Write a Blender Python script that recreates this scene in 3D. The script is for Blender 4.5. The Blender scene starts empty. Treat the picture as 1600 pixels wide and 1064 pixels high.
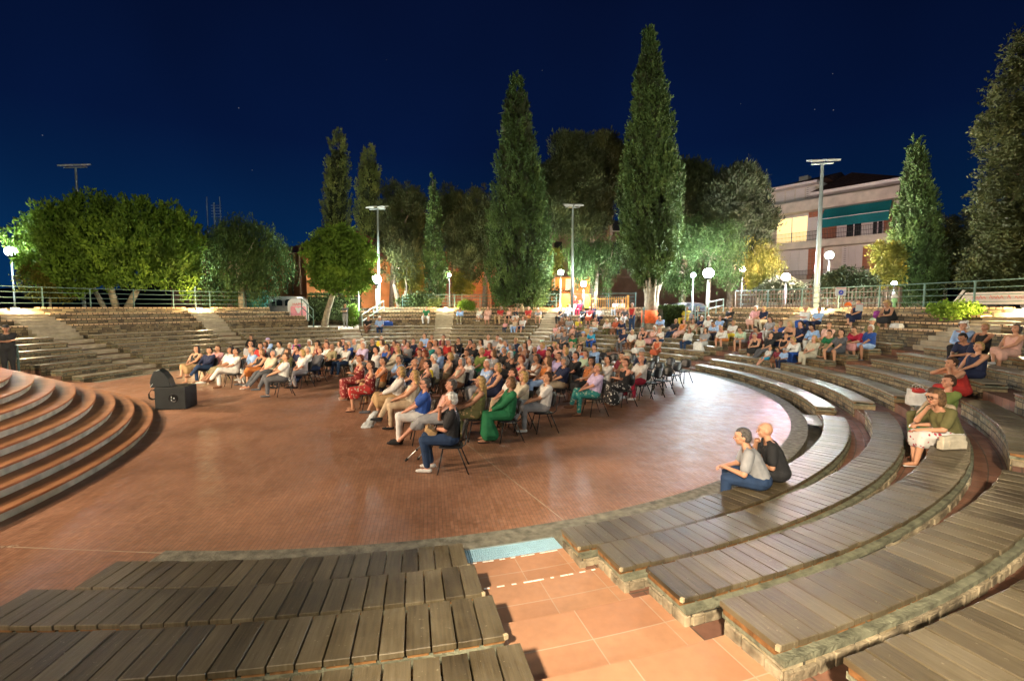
import bpy, bmesh, math, random
from mathutils import Vector, Matrix, noise
R = math.radians
PI = math.pi
C = bpy.context.scene.collection
S = bpy.context.scene
random.seed(7)

# ---------------------------------------------------------------- camera
F, Y0, CX, CY, H = 738.2, 480.5, -3.436, 16.52, 2.7      # focal length and horizon row (of a 1600 px wide frame), arena centre, eye height
PIT = math.atan((532 - Y0) / F)
cam = bpy.data.objects.new('camera', bpy.data.cameras.new('camera'))
C.objects.link(cam)
cam.location = (0, 0, H)
cam.rotation_euler = (PI / 2 - PIT, 0, 0)
cam.data.sensor_width = 36
cam.data.lens = 36 * F / 1600
cam.data.clip_start = 0.05
cam.data.clip_end = 2000
S.camera = cam

# ---------------------------------------------------------------- night sky
w = bpy.data.worlds.new('World'); S.world = w; w.use_nodes = True
nt = w.node_tree; nt.nodes.clear()
tc = nt.nodes.new('ShaderNodeTexCoord'); sp = nt.nodes.new('ShaderNodeSeparateXYZ')
nt.links.new(tc.outputs['Generated'], sp.inputs[0])
rp = nt.nodes.new('ShaderNodeValToRGB'); nt.links.new(sp.outputs['Z'], rp.inputs[0])
cr = rp.color_ramp
cr.elements[0].position = 0.0; cr.elements[0].color = (0.0010, 0.0165, 0.056, 1)
cr.elements[1].position = 0.75; cr.elements[1].color = (0.0009, 0.0014, 0.0078, 1)
e = cr.elements.new(0.3); e.color = (0.0010, 0.0050, 0.0265, 1)
nz = nt.nodes.new('ShaderNodeTexNoise'); nz.inputs['Scale'].default_value = 1.3; nz.inputs['Detail'].default_value = 3
nt.links.new(tc.outputs['Generated'], nz.inputs['Vector'])
mp = nt.nodes.new('ShaderNodeMapRange'); nt.links.new(nz.outputs['Fac'], mp.inputs['Value'])
mp.inputs['From Min'].default_value = .3; mp.inputs['From Max'].default_value = .7
mp.inputs['To Min'].default_value = .65; mp.inputs['To Max'].default_value = 1.6
mx = nt.nodes.new('ShaderNodeVectorMath'); mx.operation = 'SCALE'
hz = nt.nodes.new('ShaderNodeMapRange'); nt.links.new(sp.outputs['X'], hz.inputs['Value'])          # town glow towards the left
hz.inputs['From Min'].default_value = -.75; hz.inputs['From Max'].default_value = .1; hz.inputs['To Min'].default_value = 1.45; hz.inputs['To Max'].default_value = 1.0
hm = nt.nodes.new('ShaderNodeMath'); hm.operation = 'MULTIPLY'; nt.links.new(hz.outputs[0], hm.inputs[0]); nt.links.new(mp.outputs[0], hm.inputs[1])
nt.links.new(rp.outputs[0], mx.inputs[0]); nt.links.new(hm.outputs[0], mx.inputs['Scale'])
vo = nt.nodes.new('ShaderNodeTexVoronoi'); vo.inputs['Scale'].default_value = 26
nt.links.new(tc.outputs['Generated'], vo.inputs['Vector'])
st = nt.nodes.new('ShaderNodeMath'); st.operation = 'LESS_THAN'; st.inputs[1].default_value = 0.022
nt.links.new(vo.outputs['Distance'], st.inputs[0])
sm = nt.nodes.new('ShaderNodeMath'); sm.operation = 'MULTIPLY'; sm.inputs[1].default_value = 0.10
nt.links.new(st.outputs[0], sm.inputs[0])
ad = nt.nodes.new('ShaderNodeVectorMath'); ad.operation = 'ADD'
nt.links.new(mx.outputs[0], ad.inputs[0]); nt.links.new(sm.outputs[0], ad.inputs[1])
bg = nt.nodes.new('ShaderNodeBackground'); nt.links.new(ad.outputs[0], bg.inputs['Color']); bg.inputs['Strength'].default_value = 1.0
wo = nt.nodes.new('ShaderNodeOutputWorld'); nt.links.new(bg.outputs[0], wo.inputs[0])

S.view_settings.view_transform = 'Standard'; S.view_settings.look = 'None'
S.view_settings.exposure = 0.0; S.view_settings.gamma = 1.0

def light(name, typ, loc, power, col=(1, 1, 1), size=.15, target=None, angle=None, parent=None, blend=.5):
    l = bpy.data.lights.new(name, typ); l.energy = power; l.color = col
    if typ in ('POINT', 'SPOT'): l.shadow_soft_size = size
    if typ == 'SPOT': l.spot_size = R(angle or 90); l.spot_blend = blend
    o = bpy.data.objects.new(name, l); C.objects.link(o); o.location = loc
    if target is not None:
        o.rotation_euler = (Vector(target) - Vector(loc)).to_track_quat('-Z', 'Y').to_euler()
    if parent: o.parent = parent
    return o

# unseen spots: stage rig on the left, stair lamp behind the camera, and added fill
POW = 1
WARM = (1.0, .76, .52); COOL = (.80, .92, 1.0); WHITE = (1, .93, .82)
light('unseen_stage_spot', 'SPOT', (-15.5, 2.0, 6.5), 11500, WARM, .35, (-3, 16, .8), 80)
light('unseen_stage_spot', 'SPOT', (-9.5, -4.0, 5.5), 4200, (1, .78, .55), .35, (-1, 12, .8), 95)
light('unseen_stage_spot', 'SPOT', (-22, 14, 7.0), 9500, WARM, .35, (0, 20, 1.5), 75)
light('unseen_rear_spot', 'SPOT', (-1.6, -4.5, 6.5), 13000, (1, .82, .58), .20, (2.0, 2.2, .8), 44, blend=.6)
light('unseen_rear_spot', 'SPOT', (12, -7, 9.5), 4200, (.92, .97, .86), .5, (9, 11, 0), 95)  # added fill for the right benches, no such lamp in view
light('unseen_rear_spot', 'SPOT', (-10, -10, 10), 1700, (1, .93, .72), .5, (-5, 9, 0), 110)  # added weak fill for the near left benches
light('unseen_rear_spot', 'SPOT', (-6, -8, 10), 22000, (1, .90, .60), .5, (-20, 29, 7), 60)  # added to brighten the left trees from the front
light('unseen_rear_spot', 'SPOT', (6, -9, 11), 24000, (.96, 1, .82), .5, (9, 34, 13), 56)  # added to brighten the centre and right trees from the front
light('unseen_stage_spot', 'SPOT', (-5, -4, 6.5), 4600, (1, .86, .64), .3, (-14, 6.5, .6), 60)  # added to brighten the stage risers

# ---------------------------------------------------------------- helpers
def P3(px, py, z):
    """point at height z seen at pixel (px, py) of the 1600 px photograph"""
    x = (px - 800) / F; y = -(py - 532) / F
    dx, dy, dz = x, math.cos(PIT) + y * math.sin(PIT), -math.sin(PIT) + y * math.cos(PIT)
    t = (z - H) / dz
    return Vector((dx * t, dy * t, z))
def PY(px, py, Y):
    """point on the vertical plane at distance Y seen at pixel (px, py)"""
    x = (px - 800) / F; y = -(py - 532) / F
    dx, dy, dz = x, math.cos(PIT) + y * math.sin(PIT), -math.sin(PIT) + y * math.cos(PIT)
    t = Y / dy
    return Vector((dx * t, Y, H + dz * t))
def pol(r, a, z=0):
    return Vector((CX + r * math.cos(R(a)), CY + r * math.sin(R(a)), z))

def new_obj(name, me, m=None, parent=None):
    o = bpy.data.objects.new(name, me); C.objects.link(o)
    if m is not None:
        for mm in (m if isinstance(m, (list, tuple)) else [m]): me.materials.append(mm)
    if parent is not None: o.parent = parent
    return o
def mesh_from(verts, faces, name='mesh', smooth=False, mi=None):
    me = bpy.data.meshes.new(name); me.from_pydata(verts, [], faces); me.update()
    if smooth: me.polygons.foreach_set('use_smooth', [True] * len(me.polygons))
    if mi: me.polygons.foreach_set('material_index', mi)
    return me
def tag(o, label=None, cat=None, group=None, kind=None):
    if label: o['label'] = label
    if cat: o['category'] = cat
    if group: o['group'] = group
    if kind: o['kind'] = kind
    return o
def empty(name, loc, rz=0, **k):
    o = bpy.data.objects.new(name, None); C.objects.link(o); o.location = loc; o.rotation_euler = (0, 0, rz)
    o.empty_display_size = .1
    return tag(o, **k)
def copy_tree(o, parent=None):
    c = o.copy(); C.objects.link(c)
    if parent is not None: c.parent = parent
    for ch in list(o.children): copy_tree(ch, c)
    return c

class MB:
    """collects simple solids and links them as one mesh object"""
    def __init__(s): s.v = []; s.f = []; s.mi = []
    def add(s, vs, fs, mi=0):
        b = len(s.v); s.v += [tuple(v) for v in vs]; s.f += [tuple(i + b for i in f) for f in fs]; s.mi += [mi] * len(fs)
        return s
    def box(s, c, d, rz=0, mi=0, M=None, bev=0):
        x, y, z = d[0] / 2, d[1] / 2, d[2] / 2
        vs = [Vector((sx * x, sy * y, sz * z)) for sz in (-1, 1) for sx, sy in ((-1, -1), (1, -1), (1, 1), (-1, 1))]
        m = Matrix.Translation(Vector(c)) @ Matrix.Rotation(rz, 4, 'Z')
        if M is not None: m = M @ m
        return s.add([m @ v for v in vs], [(3, 2, 1, 0), (4, 5, 6, 7), (0, 1, 5, 4), (1, 2, 6, 5), (2, 3, 7, 6), (3, 0, 4, 7)], mi)
    def bar(s, a, b, wd, hd=None, mi=0):
        """rectangular bar from a to b"""
        a = Vector(a); b = Vector(b); hd = hd or wd; d = (b - a).normalized()
        u = d.cross(Vector((0, 0, 1)));
        if u.length < .01: u = Vector((1, 0, 0))
        u.normalize(); v = u.cross(d).normalized()
        vs = [p + u * sx * wd / 2 + v * sy * hd / 2 for p in (a, b) for sx, sy in ((-1, -1), (1, -1), (1, 1), (-1, 1))]
        return s.add(vs, [(3, 2, 1, 0), (4, 5, 6, 7), (0, 1, 5, 4), (1, 2, 6, 5), (2, 3, 7, 6), (3, 0, 4, 7)], mi)
    def tube(s, pts, rs, n=8, mi=0):
        pts = [Vector(p) for p in pts]
        if not isinstance(rs, (list, tuple)): rs = [rs] * len(pts)
        vs = []; fs = []
        for i, p in enumerate(pts):
            d = (pts[min(i + 1, len(pts) - 1)] - pts[max(i - 1, 0)]).normalized()
            ref = Vector((0, 0, 1)) if abs(d.z) < .9 else Vector((1, 0, 0))
            u = d.cross(ref).normalized(); v = u.cross(d)
            for k in range(n):
                a = 2 * PI * k / n; vs.append(p + (u * math.cos(a) + v * math.sin(a)) * rs[i])
        for i in range(len(pts) - 1):
            for k in range(n): fs.append((i * n + k, (i + 1) * n + k, (i + 1) * n + (k + 1) % n, i * n + (k + 1) % n))
        fs.append(tuple(range(n))[::1]); fs.append(tuple((len(pts) - 1) * n + k for k in range(n))[::-1])
        return s.add(vs, fs, mi)
    def ell(s, c, r, n=10, m=7, mi=0, M=None):
        c = Vector(c); vs = []; fs = []
        if not isinstance(r, (list, tuple)): r = (r, r, r)
        vs.append(Vector((0, 0, -r[2])))
        for i in range(1, m):
            t = -PI / 2 + PI * i / m
            for k in range(n):
                a = 2 * PI * k / n
                vs.append(Vector((math.cos(t) * math.cos(a) * r[0], math.cos(t) * math.sin(a) * r[1], math.sin(t) * r[2])))
        vs.append(Vector((0, 0, r[2]))); L = len(vs) - 1
        for k in range(n):
            fs.append((0, 1 + (k + 1) % n, 1 + k)); fs.append((L, L - n + k, L - n + (k + 1) % n))
        for i in range(m - 2):
            for k in range(n):
                a = 1 + i * n; fs.append((a + k, a + (k + 1) % n, a + n + (k + 1) % n, a + n + k))
        if M is not None: vs = [M @ v for v in vs]
        return s.add([v + c for v in vs], fs, mi)
    def lathe(s, prof, c=(0, 0, 0), n=16, mi=0):
        c = Vector(c); vs = [c + Vector((r * math.cos(2 * PI * k / n), r * math.sin(2 * PI * k / n), z)) for r, z in prof for k in range(n)]
        fs = [(i * n + k, i * n + (k + 1) % n, (i + 1) * n + (k + 1) % n, (i + 1) * n + k) for i in range(len(prof) - 1) for k in range(n)]
        fs.append(tuple(range(n))[::-1]); fs.append(tuple((len(prof) - 1) * n + k for k in range(n)))
        return s.add(vs, fs, mi)
    def arc(s, r0, r1, a0, a1, z0, z1, step=1.5, mi=0, cen=None):
        """solid annular sector"""
        n = max(1, int(math.ceil((a1 - a0) / step))); vs = []; fs = []
        ctr = cen or (CX, CY)
        for i in range(n + 1):
            a = R(a0 + (a1 - a0) * i / n); c_, s_ = math.cos(a), math.sin(a)
            for r, z in ((r0, z0), (r1, z0), (r1, z1), (r0, z1)): vs.append((ctr[0] + r * c_, ctr[1] + r * s_, z))
        for i in range(n):
            b = i * 4
            for k in range(4): fs.append((b + k, b + (k + 1) % 4, b + 4 + (k + 1) % 4, b + 4 + k))
        if a1 - a0 < 359.9: fs.append((3, 2, 1, 0)); fs.append(tuple(n * 4 + k for k in range(4)))
        return s.add(vs, fs, mi)
    def build(s, name, m=None, parent=None, smooth=False):
        me = mesh_from(s.v, s.f, name, smooth, s.mi if any(s.mi) else None)
        o = new_obj(name, me, m, parent)
        return o

# ---------------------------------------------------------------- materials
MATS = {}
def nm(name):
    m = bpy.data.materials.new(name); m.use_nodes = True
    return m, m.node_tree, m.node_tree.nodes['Principled BSDF']
def node(nt, t, **k):
    n = nt.nodes.new(t)
    for a, v in k.items():
        if a in n.inputs: n.inputs[a].default_value = v
        else: setattr(n, a, v)
    return n
def ramp(nt, fac, stops):
    r = nt.nodes.new('ShaderNodeValToRGB'); nt.links.new(fac, r.inputs[0])
    while len(r.color_ramp.elements) < len(stops): r.color_ramp.elements.new(.5)
    for e, (p, c) in zip(r.color_ramp.elements, stops): e.position = p; e.color = (c[0], c[1], c[2], 1)
    return r.outputs[0]
def mat(name, col, rough=.6, metal=0, var=.25, scale=6, bump=0, spec=.4, emit=None, coord='Object', bscale=None):
    if name in MATS: return MATS[name]
    m, nt, b = nm(name)
    tc = node(nt, 'ShaderNodeTexCoord')
    n = node(nt, 'ShaderNodeTexNoise', Scale=scale, Detail=6.0); nt.links.new(tc.outputs[coord], n.inputs['Vector'])
    lo = [max(0, c * (1 - var)) for c in col]; hi = [min(1, c * (1 + var)) for c in col]
    nt.links.new(ramp(nt, n.outputs['Fac'], [(.3, lo), (.7, hi)]), b.inputs['Base Color'])
    b.inputs['Roughness'].default_value = rough; b.inputs['Metallic'].default_value = metal
    b.inputs['Specular IOR Level'].default_value = spec
    if bump:
        n2 = node(nt, 'ShaderNodeTexNoise', Scale=bscale or scale * 4, Detail=4.0); nt.links.new(tc.outputs[coord], n2.inputs['Vector'])
        bp = node(nt, 'ShaderNodeBump', Strength=bump, Distance=.02); nt.links.new(n2.outputs['Fac'], bp.inputs['Height'])
        nt.links.new(bp.outputs[0], b.inputs['Normal'])
    if emit:
        b.inputs['Emission Color'].default_value = (*emit[:3], 1); b.inputs['Emission Strength'].default_value = emit[3]
    MATS[name] = m
    return m

def polar(nt, cen=(CX, CY)):
    """vector (arc length at r, r, z) about the arena centre, from world position"""
    g = node(nt, 'ShaderNodeNewGeometry'); sp = node(nt, 'ShaderNodeSeparateXYZ'); nt.links.new(g.outputs['Position'], sp.inputs[0])
    def M(op, a, b=None):
        n = nt.nodes.new('ShaderNodeMath'); n.operation = op
        for i, v in enumerate((a, b)):
            if v is None: continue
            if isinstance(v, (int, float)): n.inputs[i].default_value = v
            else: nt.links.new(v, n.inputs[i])
        return n.outputs[0]
    x = M('SUBTRACT', sp.outputs[0], cen[0]); y = M('SUBTRACT', sp.outputs[1], cen[1])
    r = M('SQRT', M('ADD', M('MULTIPLY', x, x), M('MULTIPLY', y, y)))
    a = M('MULTIPLY', M('ARCTAN2', y, x), 15.0)
    c = node(nt, 'ShaderNodeCombineXYZ'); nt.links.new(a, c.inputs[0]); nt.links.new(r, c.inputs[1]); nt.links.new(sp.outputs[2], c.inputs[2])
    c2 = node(nt, 'ShaderNodeCombineXYZ'); nt.links.new(a, c2.inputs[0]); nt.links.new(sp.outputs[2], c2.inputs[1])
    return c.outputs[0], c2.outputs[0], g.outputs['Position'], M, sp

def stone_mat(name, cols, mortar, bw=.34, bh=.115, rough=.85, cen=(CX, CY)):
    """coursed rubble on curved walls"""
    m, nt, b = nm(name)
    pr, pz, pos, M, sp = polar(nt, cen)
    warp = node(nt, 'ShaderNodeTexNoise', Scale=3.0, Detail=2.0); nt.links.new(pos, warp.inputs['Vector'])
    wv = node(nt, 'ShaderNodeVectorMath', operation='MULTIPLY_ADD'); nt.links.new(warp.outputs['Color'], wv.inputs[0])
    wv.inputs[1].default_value = (.10, .05, 0); nt.links.new(pz, wv.inputs[2])
    br = node(nt, 'ShaderNodeTexBrick', Scale=1.0); br.inputs['Brick Width'].default_value = bw; br.inputs['Row Height'].default_value = bh
    br.inputs['Mortar Size'].default_value = .012; br.inputs['Mortar Smooth'].default_value = .4; br.offset = .43; br.squash = 1.3; br.squash_frequency = 3
    nt.links.new(wv.outputs[0], br.inputs['Vector'])
    br.inputs['Color1'].default_value = (0, 0, 0, 1); br.inputs['Color2'].default_value = (1, 1, 1, 1)
    vr = node(nt, 'ShaderNodeTexVoronoi', Scale=3.3); nt.links.new(pos, vr.inputs['Vector'])
    hs = node(nt, 'ShaderNodeSeparateColor'); nt.links.new(vr.outputs['Color'], hs.inputs[0])
    mixf = M('ADD', M('MULTIPLY', br.outputs['Color'], .55), M('MULTIPLY', hs.outputs[0], .45))
    col = ramp(nt, mixf, [(i / (len(cols) - 1) * .8 + .1, c) for i, c in enumerate(cols)])
    nn = node(nt, 'ShaderNodeTexNoise', Scale=22.0, Detail=5.0); nt.links.new(pos, nn.inputs['Vector'])
    mv = node(nt, 'ShaderNodeMix', data_type='RGBA', blend_type='MULTIPLY'); mv.inputs[0].default_value = .55
    nt.links.new(col, mv.inputs[6]); nt.links.new(ramp(nt, nn.outputs['Fac'], [(.3, (.55, .55, .55)), (.7, (1.35, 1.3, 1.2))]), mv.inputs[7])
    mm = node(nt, 'ShaderNodeMix', data_type='RGBA'); nt.links.new(br.outputs['Fac'], mm.inputs[0])
    nt.links.new(mv.outputs[2], mm.inputs[6]); mm.inputs[7].default_value = (*mortar, 1)
    nt.links.new(mm.outputs[2], b.inputs['Base Color']); b.inputs['Roughness'].default_value = rough
    bp = node(nt, 'ShaderNodeBump', Strength=.9, Distance=.025)
    hh = M('ADD', M('SUBTRACT', 1.0, br.outputs['Fac']), M('MULTIPLY', nn.outputs['Fac'], .5))
    nt.links.new(hh, bp.inputs['Height']); nt.links.new(bp.outputs[0], b.inputs['Normal'])
    MATS[name] = m
    return m

def brick_mat(name, c1, c2, mortar, bw, bh, ms=.006, rough=.7, rot=0, vec='xy', scale=1, bump=.3, var=.35, spec=.4, off=.5):
    m, nt, b = nm(name)
    pr, pz, pos, M, sp = polar(nt)
    if vec == 'xy':
        mpn = node(nt, 'ShaderNodeMapping'); mpn.inputs['Rotation'].default_value = (0, 0, rot); nt.links.new(pos, mpn.inputs['Vector']); v = mpn.outputs[0]
    elif vec == 'polar': v = pr
    elif vec == 'wall':
        c = node(nt, 'ShaderNodeCombineXYZ'); nt.links.new(M('ADD', sp.outputs[0], sp.outputs[1]), c.inputs[0]); nt.links.new(sp.outputs[2], c.inputs[1]); v = c.outputs[0]
    else: v = pz
    br = node(nt, 'ShaderNodeTexBrick', Scale=scale); br.offset = off
    br.inputs['Brick Width'].default_value = bw; br.inputs['Row Height'].default_value = bh
    br.inputs['Mortar Size'].default_value = ms; br.inputs['Mortar Smooth'].default_value = .2
    br.inputs['Color1'].default_value = (*c1, 1); br.inputs['Color2'].default_value = (*c2, 1); br.inputs['Mortar'].default_value = (*mortar, 1)
    nt.links.new(v, br.inputs['Vector'])
    n1 = node(nt, 'ShaderNodeTexNoise', Scale=.55, Detail=5.0); nt.links.new(pos, n1.inputs['Vector'])
    n2 = node(nt, 'ShaderNodeTexNoise', Scale=14.0, Detail=4.0); nt.links.new(pos, n2.inputs['Vector'])
    f = M('ADD', M('MULTIPLY', n1.outputs['Fac'], .6), M('MULTIPLY', n2.outputs['Fac'], .4))
    mv = node(nt, 'ShaderNodeMix', data_type='RGBA', blend_type='MULTIPLY'); mv.inputs[0].default_value = 1
    nt.links.new(br.outputs['Color'], mv.inputs[6])
    nt.links.new(ramp(nt, f, [(.35, (1 - var,) * 3), (.65, (1 + var, 1 + var * .95, 1 + var * .9))]), mv.inputs[7])
    nt.links.new(mv.outputs[2], b.inputs['Base Color'])
    n5 = node(nt, 'ShaderNodeTexNoise', Scale=3.2, Detail=7.0, Roughness=.7); nt.links.new(pos, n5.inputs['Vector'])
    nt.links.new(ramp(nt, M('ADD', M('MULTIPLY', f, .4), M('MULTIPLY', n5.outputs['Fac'], .6)), [(.38, (rough * .62,) * 3), (.60, (min(1, rough * 1.3),) * 3)]), b.inputs['Roughness'])
    b.inputs['Specular IOR Level'].default_value = spec
    bp = node(nt, 'ShaderNodeBump', Strength=bump, Distance=.01)
    nt.links.new(M('ADD', M('SUBTRACT', 1.0, br.outputs['Fac']), M('MULTIPLY', n2.outputs['Fac'], .4)), bp.inputs['Height'])
    nt.links.new(bp.outputs[0], b.inputs['Normal'])
    MATS[name] = m
    return m

def plank_mat(name='weathered_plank', stops=None):
    m, nt, b = nm(name)
    at = node(nt, 'ShaderNodeAttribute', attribute_name='pr')        # per plank random
    pr, pz, pos, M, sp = polar(nt)
    mpn = node(nt, 'ShaderNodeMapping'); mpn.inputs['Scale'].default_value = (22, 1.4, 3); nt.links.new(pr, mpn.inputs['Vector'])
    n1 = node(nt, 'ShaderNodeTexNoise', Scale=2.0, Detail=8.0, Roughness=.65); nt.links.new(mpn.outputs[0], n1.inputs['Vector'])
    n3 = node(nt, 'ShaderNodeTexNoise', Scale=3.5, Detail=6.0, Roughness=.6); nt.links.new(pos, n3.inputs['Vector'])
    n4 = node(nt, 'ShaderNodeTexNoise', Scale=38.0, Detail=2.0); nt.links.new(pos, n4.inputs['Vector'])
    f = M('ADD', M('ADD', M('MULTIPLY', n1.outputs['Fac'], .42), M('MULTIPLY', n3.outputs['Fac'], .40)), M('MULTIPLY', at.outputs['Fac'], .18))
    base = ramp(nt, f, stops or [(.30, (.030, .022, .012)), (.42, (.072, .054, .029)), (.55, (.118, .092, .052)), (.68, (.175, .142, .088)), (.8, (.26, .22, .15))])
    spk = ramp(nt, n4.outputs['Fac'], [(.70, (0, 0, 0)), (.75, (.22, .20, .15))])
    mv = node(nt, 'ShaderNodeMix', data_type='RGBA', blend_type='ADD'); mv.inputs[0].default_value = .55
    nt.links.new(base, mv.inputs[6]); nt.links.new(spk, mv.inputs[7])
    nt.links.new(mv.outputs[2], b.inputs['Base Color'])
    nt.links.new(ramp(nt, n3.outputs['Fac'], [(.3, (.33,) * 3), (.7, (.56,) * 3)]), b.inputs['Roughness'])
    b.inputs['Specular IOR Level'].default_value = .6
    bp = node(nt, 'ShaderNodeBump', Strength=.7, Distance=.006); nt.links.new(M('ADD', n1.outputs['Fac'], M('MULTIPLY', n4.outputs['Fac'], .3)), bp.inputs['Height'])
    nt.links.new(bp.outputs[0], b.inputs['Normal'])
    MATS[name] = m
    return m
PLANK = plank_mat()
PLANK2 = plank_mat('worn_lit_plank', [(.28, (.13, .11, .075)), (.45, (.21, .18, .125)), (.62, (.29, .26, .19)), (.8, (.38, .35, .27))])  # far planks: paler wear, with the lamp light on them put into the colour
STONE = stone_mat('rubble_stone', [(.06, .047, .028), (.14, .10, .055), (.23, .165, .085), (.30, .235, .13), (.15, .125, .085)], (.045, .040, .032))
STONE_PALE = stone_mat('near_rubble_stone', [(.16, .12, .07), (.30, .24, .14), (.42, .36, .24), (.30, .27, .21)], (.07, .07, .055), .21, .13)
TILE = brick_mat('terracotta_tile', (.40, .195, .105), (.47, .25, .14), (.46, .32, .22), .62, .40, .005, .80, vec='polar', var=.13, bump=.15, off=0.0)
TILE2 = brick_mat('shaded_brick_floor', (.17, .082, .055), (.23, .115, .075), (.10, .07, .05), .30, .15, .008, .7, vec='polar', var=.3, bump=.2)  # same terracotta tiles away from the near stairs, shade put into the colour
PAVER = brick_mat('arena_brick_paver', (.265, .128, .072), (.325, .165, .098), (.205, .115, .070), .24, .047, .005, .52, rot=R(-100), var=.34, bump=.2, spec=.5)
CAPBRICK = brick_mat('brick_capping', (.42, .27, .15), (.54, .37, .22), (.06, .04, .03), .17, .6, .018, .8, vec='polar', var=.3)
CONC = mat('mossy_concrete', (.175, .165, .125), .85, var=.45, scale=9, bump=.5, coord='Object')
MOSS = mat('greenish_mortar_cap', (.17, .175, .12), .9, var=.5, scale=11, bump=.7)
RUST = mat('rusty_batten', (.20, .095, .032), .75, var=.5, scale=14, bump=.3)
GALV = mat('galvanised_steel', (.42, .46, .46), .45, metal=.7, var=.15)
RAILM = mat('green_grey_rail_paint', (.085, .145, .13), .5, metal=.3, var=.15)
DARKM = mat('black_painted_steel', (.02, .022, .024), .4, metal=.4, var=.2)
EOF_MARK = 0
# ================================================================ the setting
RA, RIM = 11.443, 0.33
def rk(k): return 12.048 + .79 * (k - 1)
def zk(k): return .222 + .201 * (k - 1)
def fl(k): return zk(k) - .20
A_END = 178.0; A_BEG = -92.1                      # the rings run from 267.9 (= -92.1) through 0 to 178 degrees
# stair gaps (from, to, first ring cut)
GAPS = [(-76.0, -70.7, 1), (-50.6, -46.2, 4), (-28.5, -23.3, 1), (-4.3, .2, 4), (19.0, 24.2, 1), (43.0, 47.5, 1), (67.6, 72.3, 1),
        (92.9, 96.9, 4), (114.1, 118.6, 1), (139.0, 143.0, 4), (161.5, 166.7, 1)]
UZ = [(18.3, 1.90), (19.1, 2.15), (19.9, 2.42), (20.7, 2.71)]          # upper tiers: radius, top height
PLAT = 2.66

def sheet(name, m, r0, r1, a0, a1, z, step=2):
    b = MB(); n = max(1, int((a1 - a0) / step)); vs = []; fs = []
    for i in range(n + 1):
        a = a0 + (a1 - a0) * i / n; vs += [pol(r0, a, z), pol(r1, a, z)]
    for i in range(n): fs.append((2 * i, 2 * i + 1, 2 * i + 3, 2 * i + 2))
    b.add(vs, fs); o = b.build(name, m); return o

GRASS = mat('dark_ground', (.05, .055, .03), .95, var=.5, scale=3, bump=.4)
GRAVEL = mat('terrace_ground', (.16, .125, .085), .95, var=.35, scale=5, bump=.4)
# far ground, one sheet to the horizon with the theatre cut out of it
b = MB(); vs = []; fs = []; N = 120
for i in range(N):
    a = 360 * i / N; vs += [pol(26, a, PLAT), pol(60, a, PLAT), pol(900, a, PLAT)]
for i in range(N):
    j = (i + 1) % N; a = 360 * i / N
    if not (178 <= a <= 260): fs.append((3 * i, 3 * i + 1, 3 * j + 1, 3 * j))
    fs.append((3 * i + 1, 3 * i + 2, 3 * j + 2, 3 * j + 1))
b.add(vs, fs); tag(b.build('ground', GRASS), kind='structure')
# terrace behind the top wall, and the two sunken entrances
for a0, a1 in ((-92.1, 40.5), (52, 110), (129.5, 178)):
    tag(sheet('terrace_ground', GRAVEL, 20.74, 26, a0, a1, PLAT), kind='structure')
for a0, a1 in ((40.5, 52), (110, 129.5)):
    b = MB(); b.arc(17.3, 26.2, a0, a1, .6, 1.223); tag(b.build('entrance_path', mat('pale_path', (.42, .37, .29), .9, var=.25, scale=4, bump=.2)), kind='structure')
    b = MB(); b.arc(26, 26.3, a0, a1, .6, PLAT); tag(b.build('embankment', STONE), kind='structure')
# arena floor
b = MB(); vs = [(CX, CY, 0)]; fs = []; L = []
for i in range(181):
    a = A_BEG + 360 * i / 180
    r = RA + .01 if a <= A_END else 46
    if L and L[-1][1] != r: L.append((a, r))
    L.append((a, r))
vs += [pol(r, a, 0) for a, r in L]
fs = [(0, i, i + 1) for i in range(1, len(L))]
b.add(vs, fs); tag(b.build('arena_floor', PAVER), kind='structure')
JOINT = mat('pale_joint', (.42, .33, .24), .8, var=.2)
b = MB()
for p, q in (((680, 655), (880, 812)), ((-60, 851), (262, 864)), ((-100, 868), (30, 851)), ((560, 600), (680, 655))):
    p = P3(*p, .004); q = P3(*q, .004); d = (q - p).normalized(); s = Vector((-d.y, d.x, 0)) * .007
    b.add([p - s, q - s, q + s, p + s], [(0, 1, 2, 3)])
tag(b.build('floor_joint', JOINT), kind='structure')
b = MB(); b.arc(RA, RA + RIM, A_BEG, A_END, -.25, .005, 1.2); tag(b.build('arena_kerb', CONC), kind='structure')
b = MB(); b.arc(RA + RIM, rk(1) + .06, A_BEG, A_END, -.5, -.21, 2); tag(b.build('drain_channel', mat('dark_channel_concrete', (.10, .095, .08), .7, var=.4, scale=5, bump=.3)), kind='structure')  # channel concrete, darker than the kerb
# stepped terraces that carry the benches, and double as the stair treads
b = MB()
for k in range(1, 8):
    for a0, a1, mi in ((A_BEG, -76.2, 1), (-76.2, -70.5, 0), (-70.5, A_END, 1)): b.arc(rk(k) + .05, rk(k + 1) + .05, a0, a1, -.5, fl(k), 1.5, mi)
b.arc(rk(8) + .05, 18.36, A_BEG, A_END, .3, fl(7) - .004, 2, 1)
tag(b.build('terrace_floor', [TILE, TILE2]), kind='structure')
b = MB()
for g0, g1, k0 in GAPS:
    if g0 < 60: continue
    for k in range(k0, 8): b.arc(rk(k) + .02, rk(k + 1) - .03, g0, g1, fl(k) - .15, fl(k) + .02, 2)
tag(b.build('far_stair_treads', mat('dull_step_stone', (.33, .27, .19), .8, var=.25, scale=4, bump=.2)), kind='structure')
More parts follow.
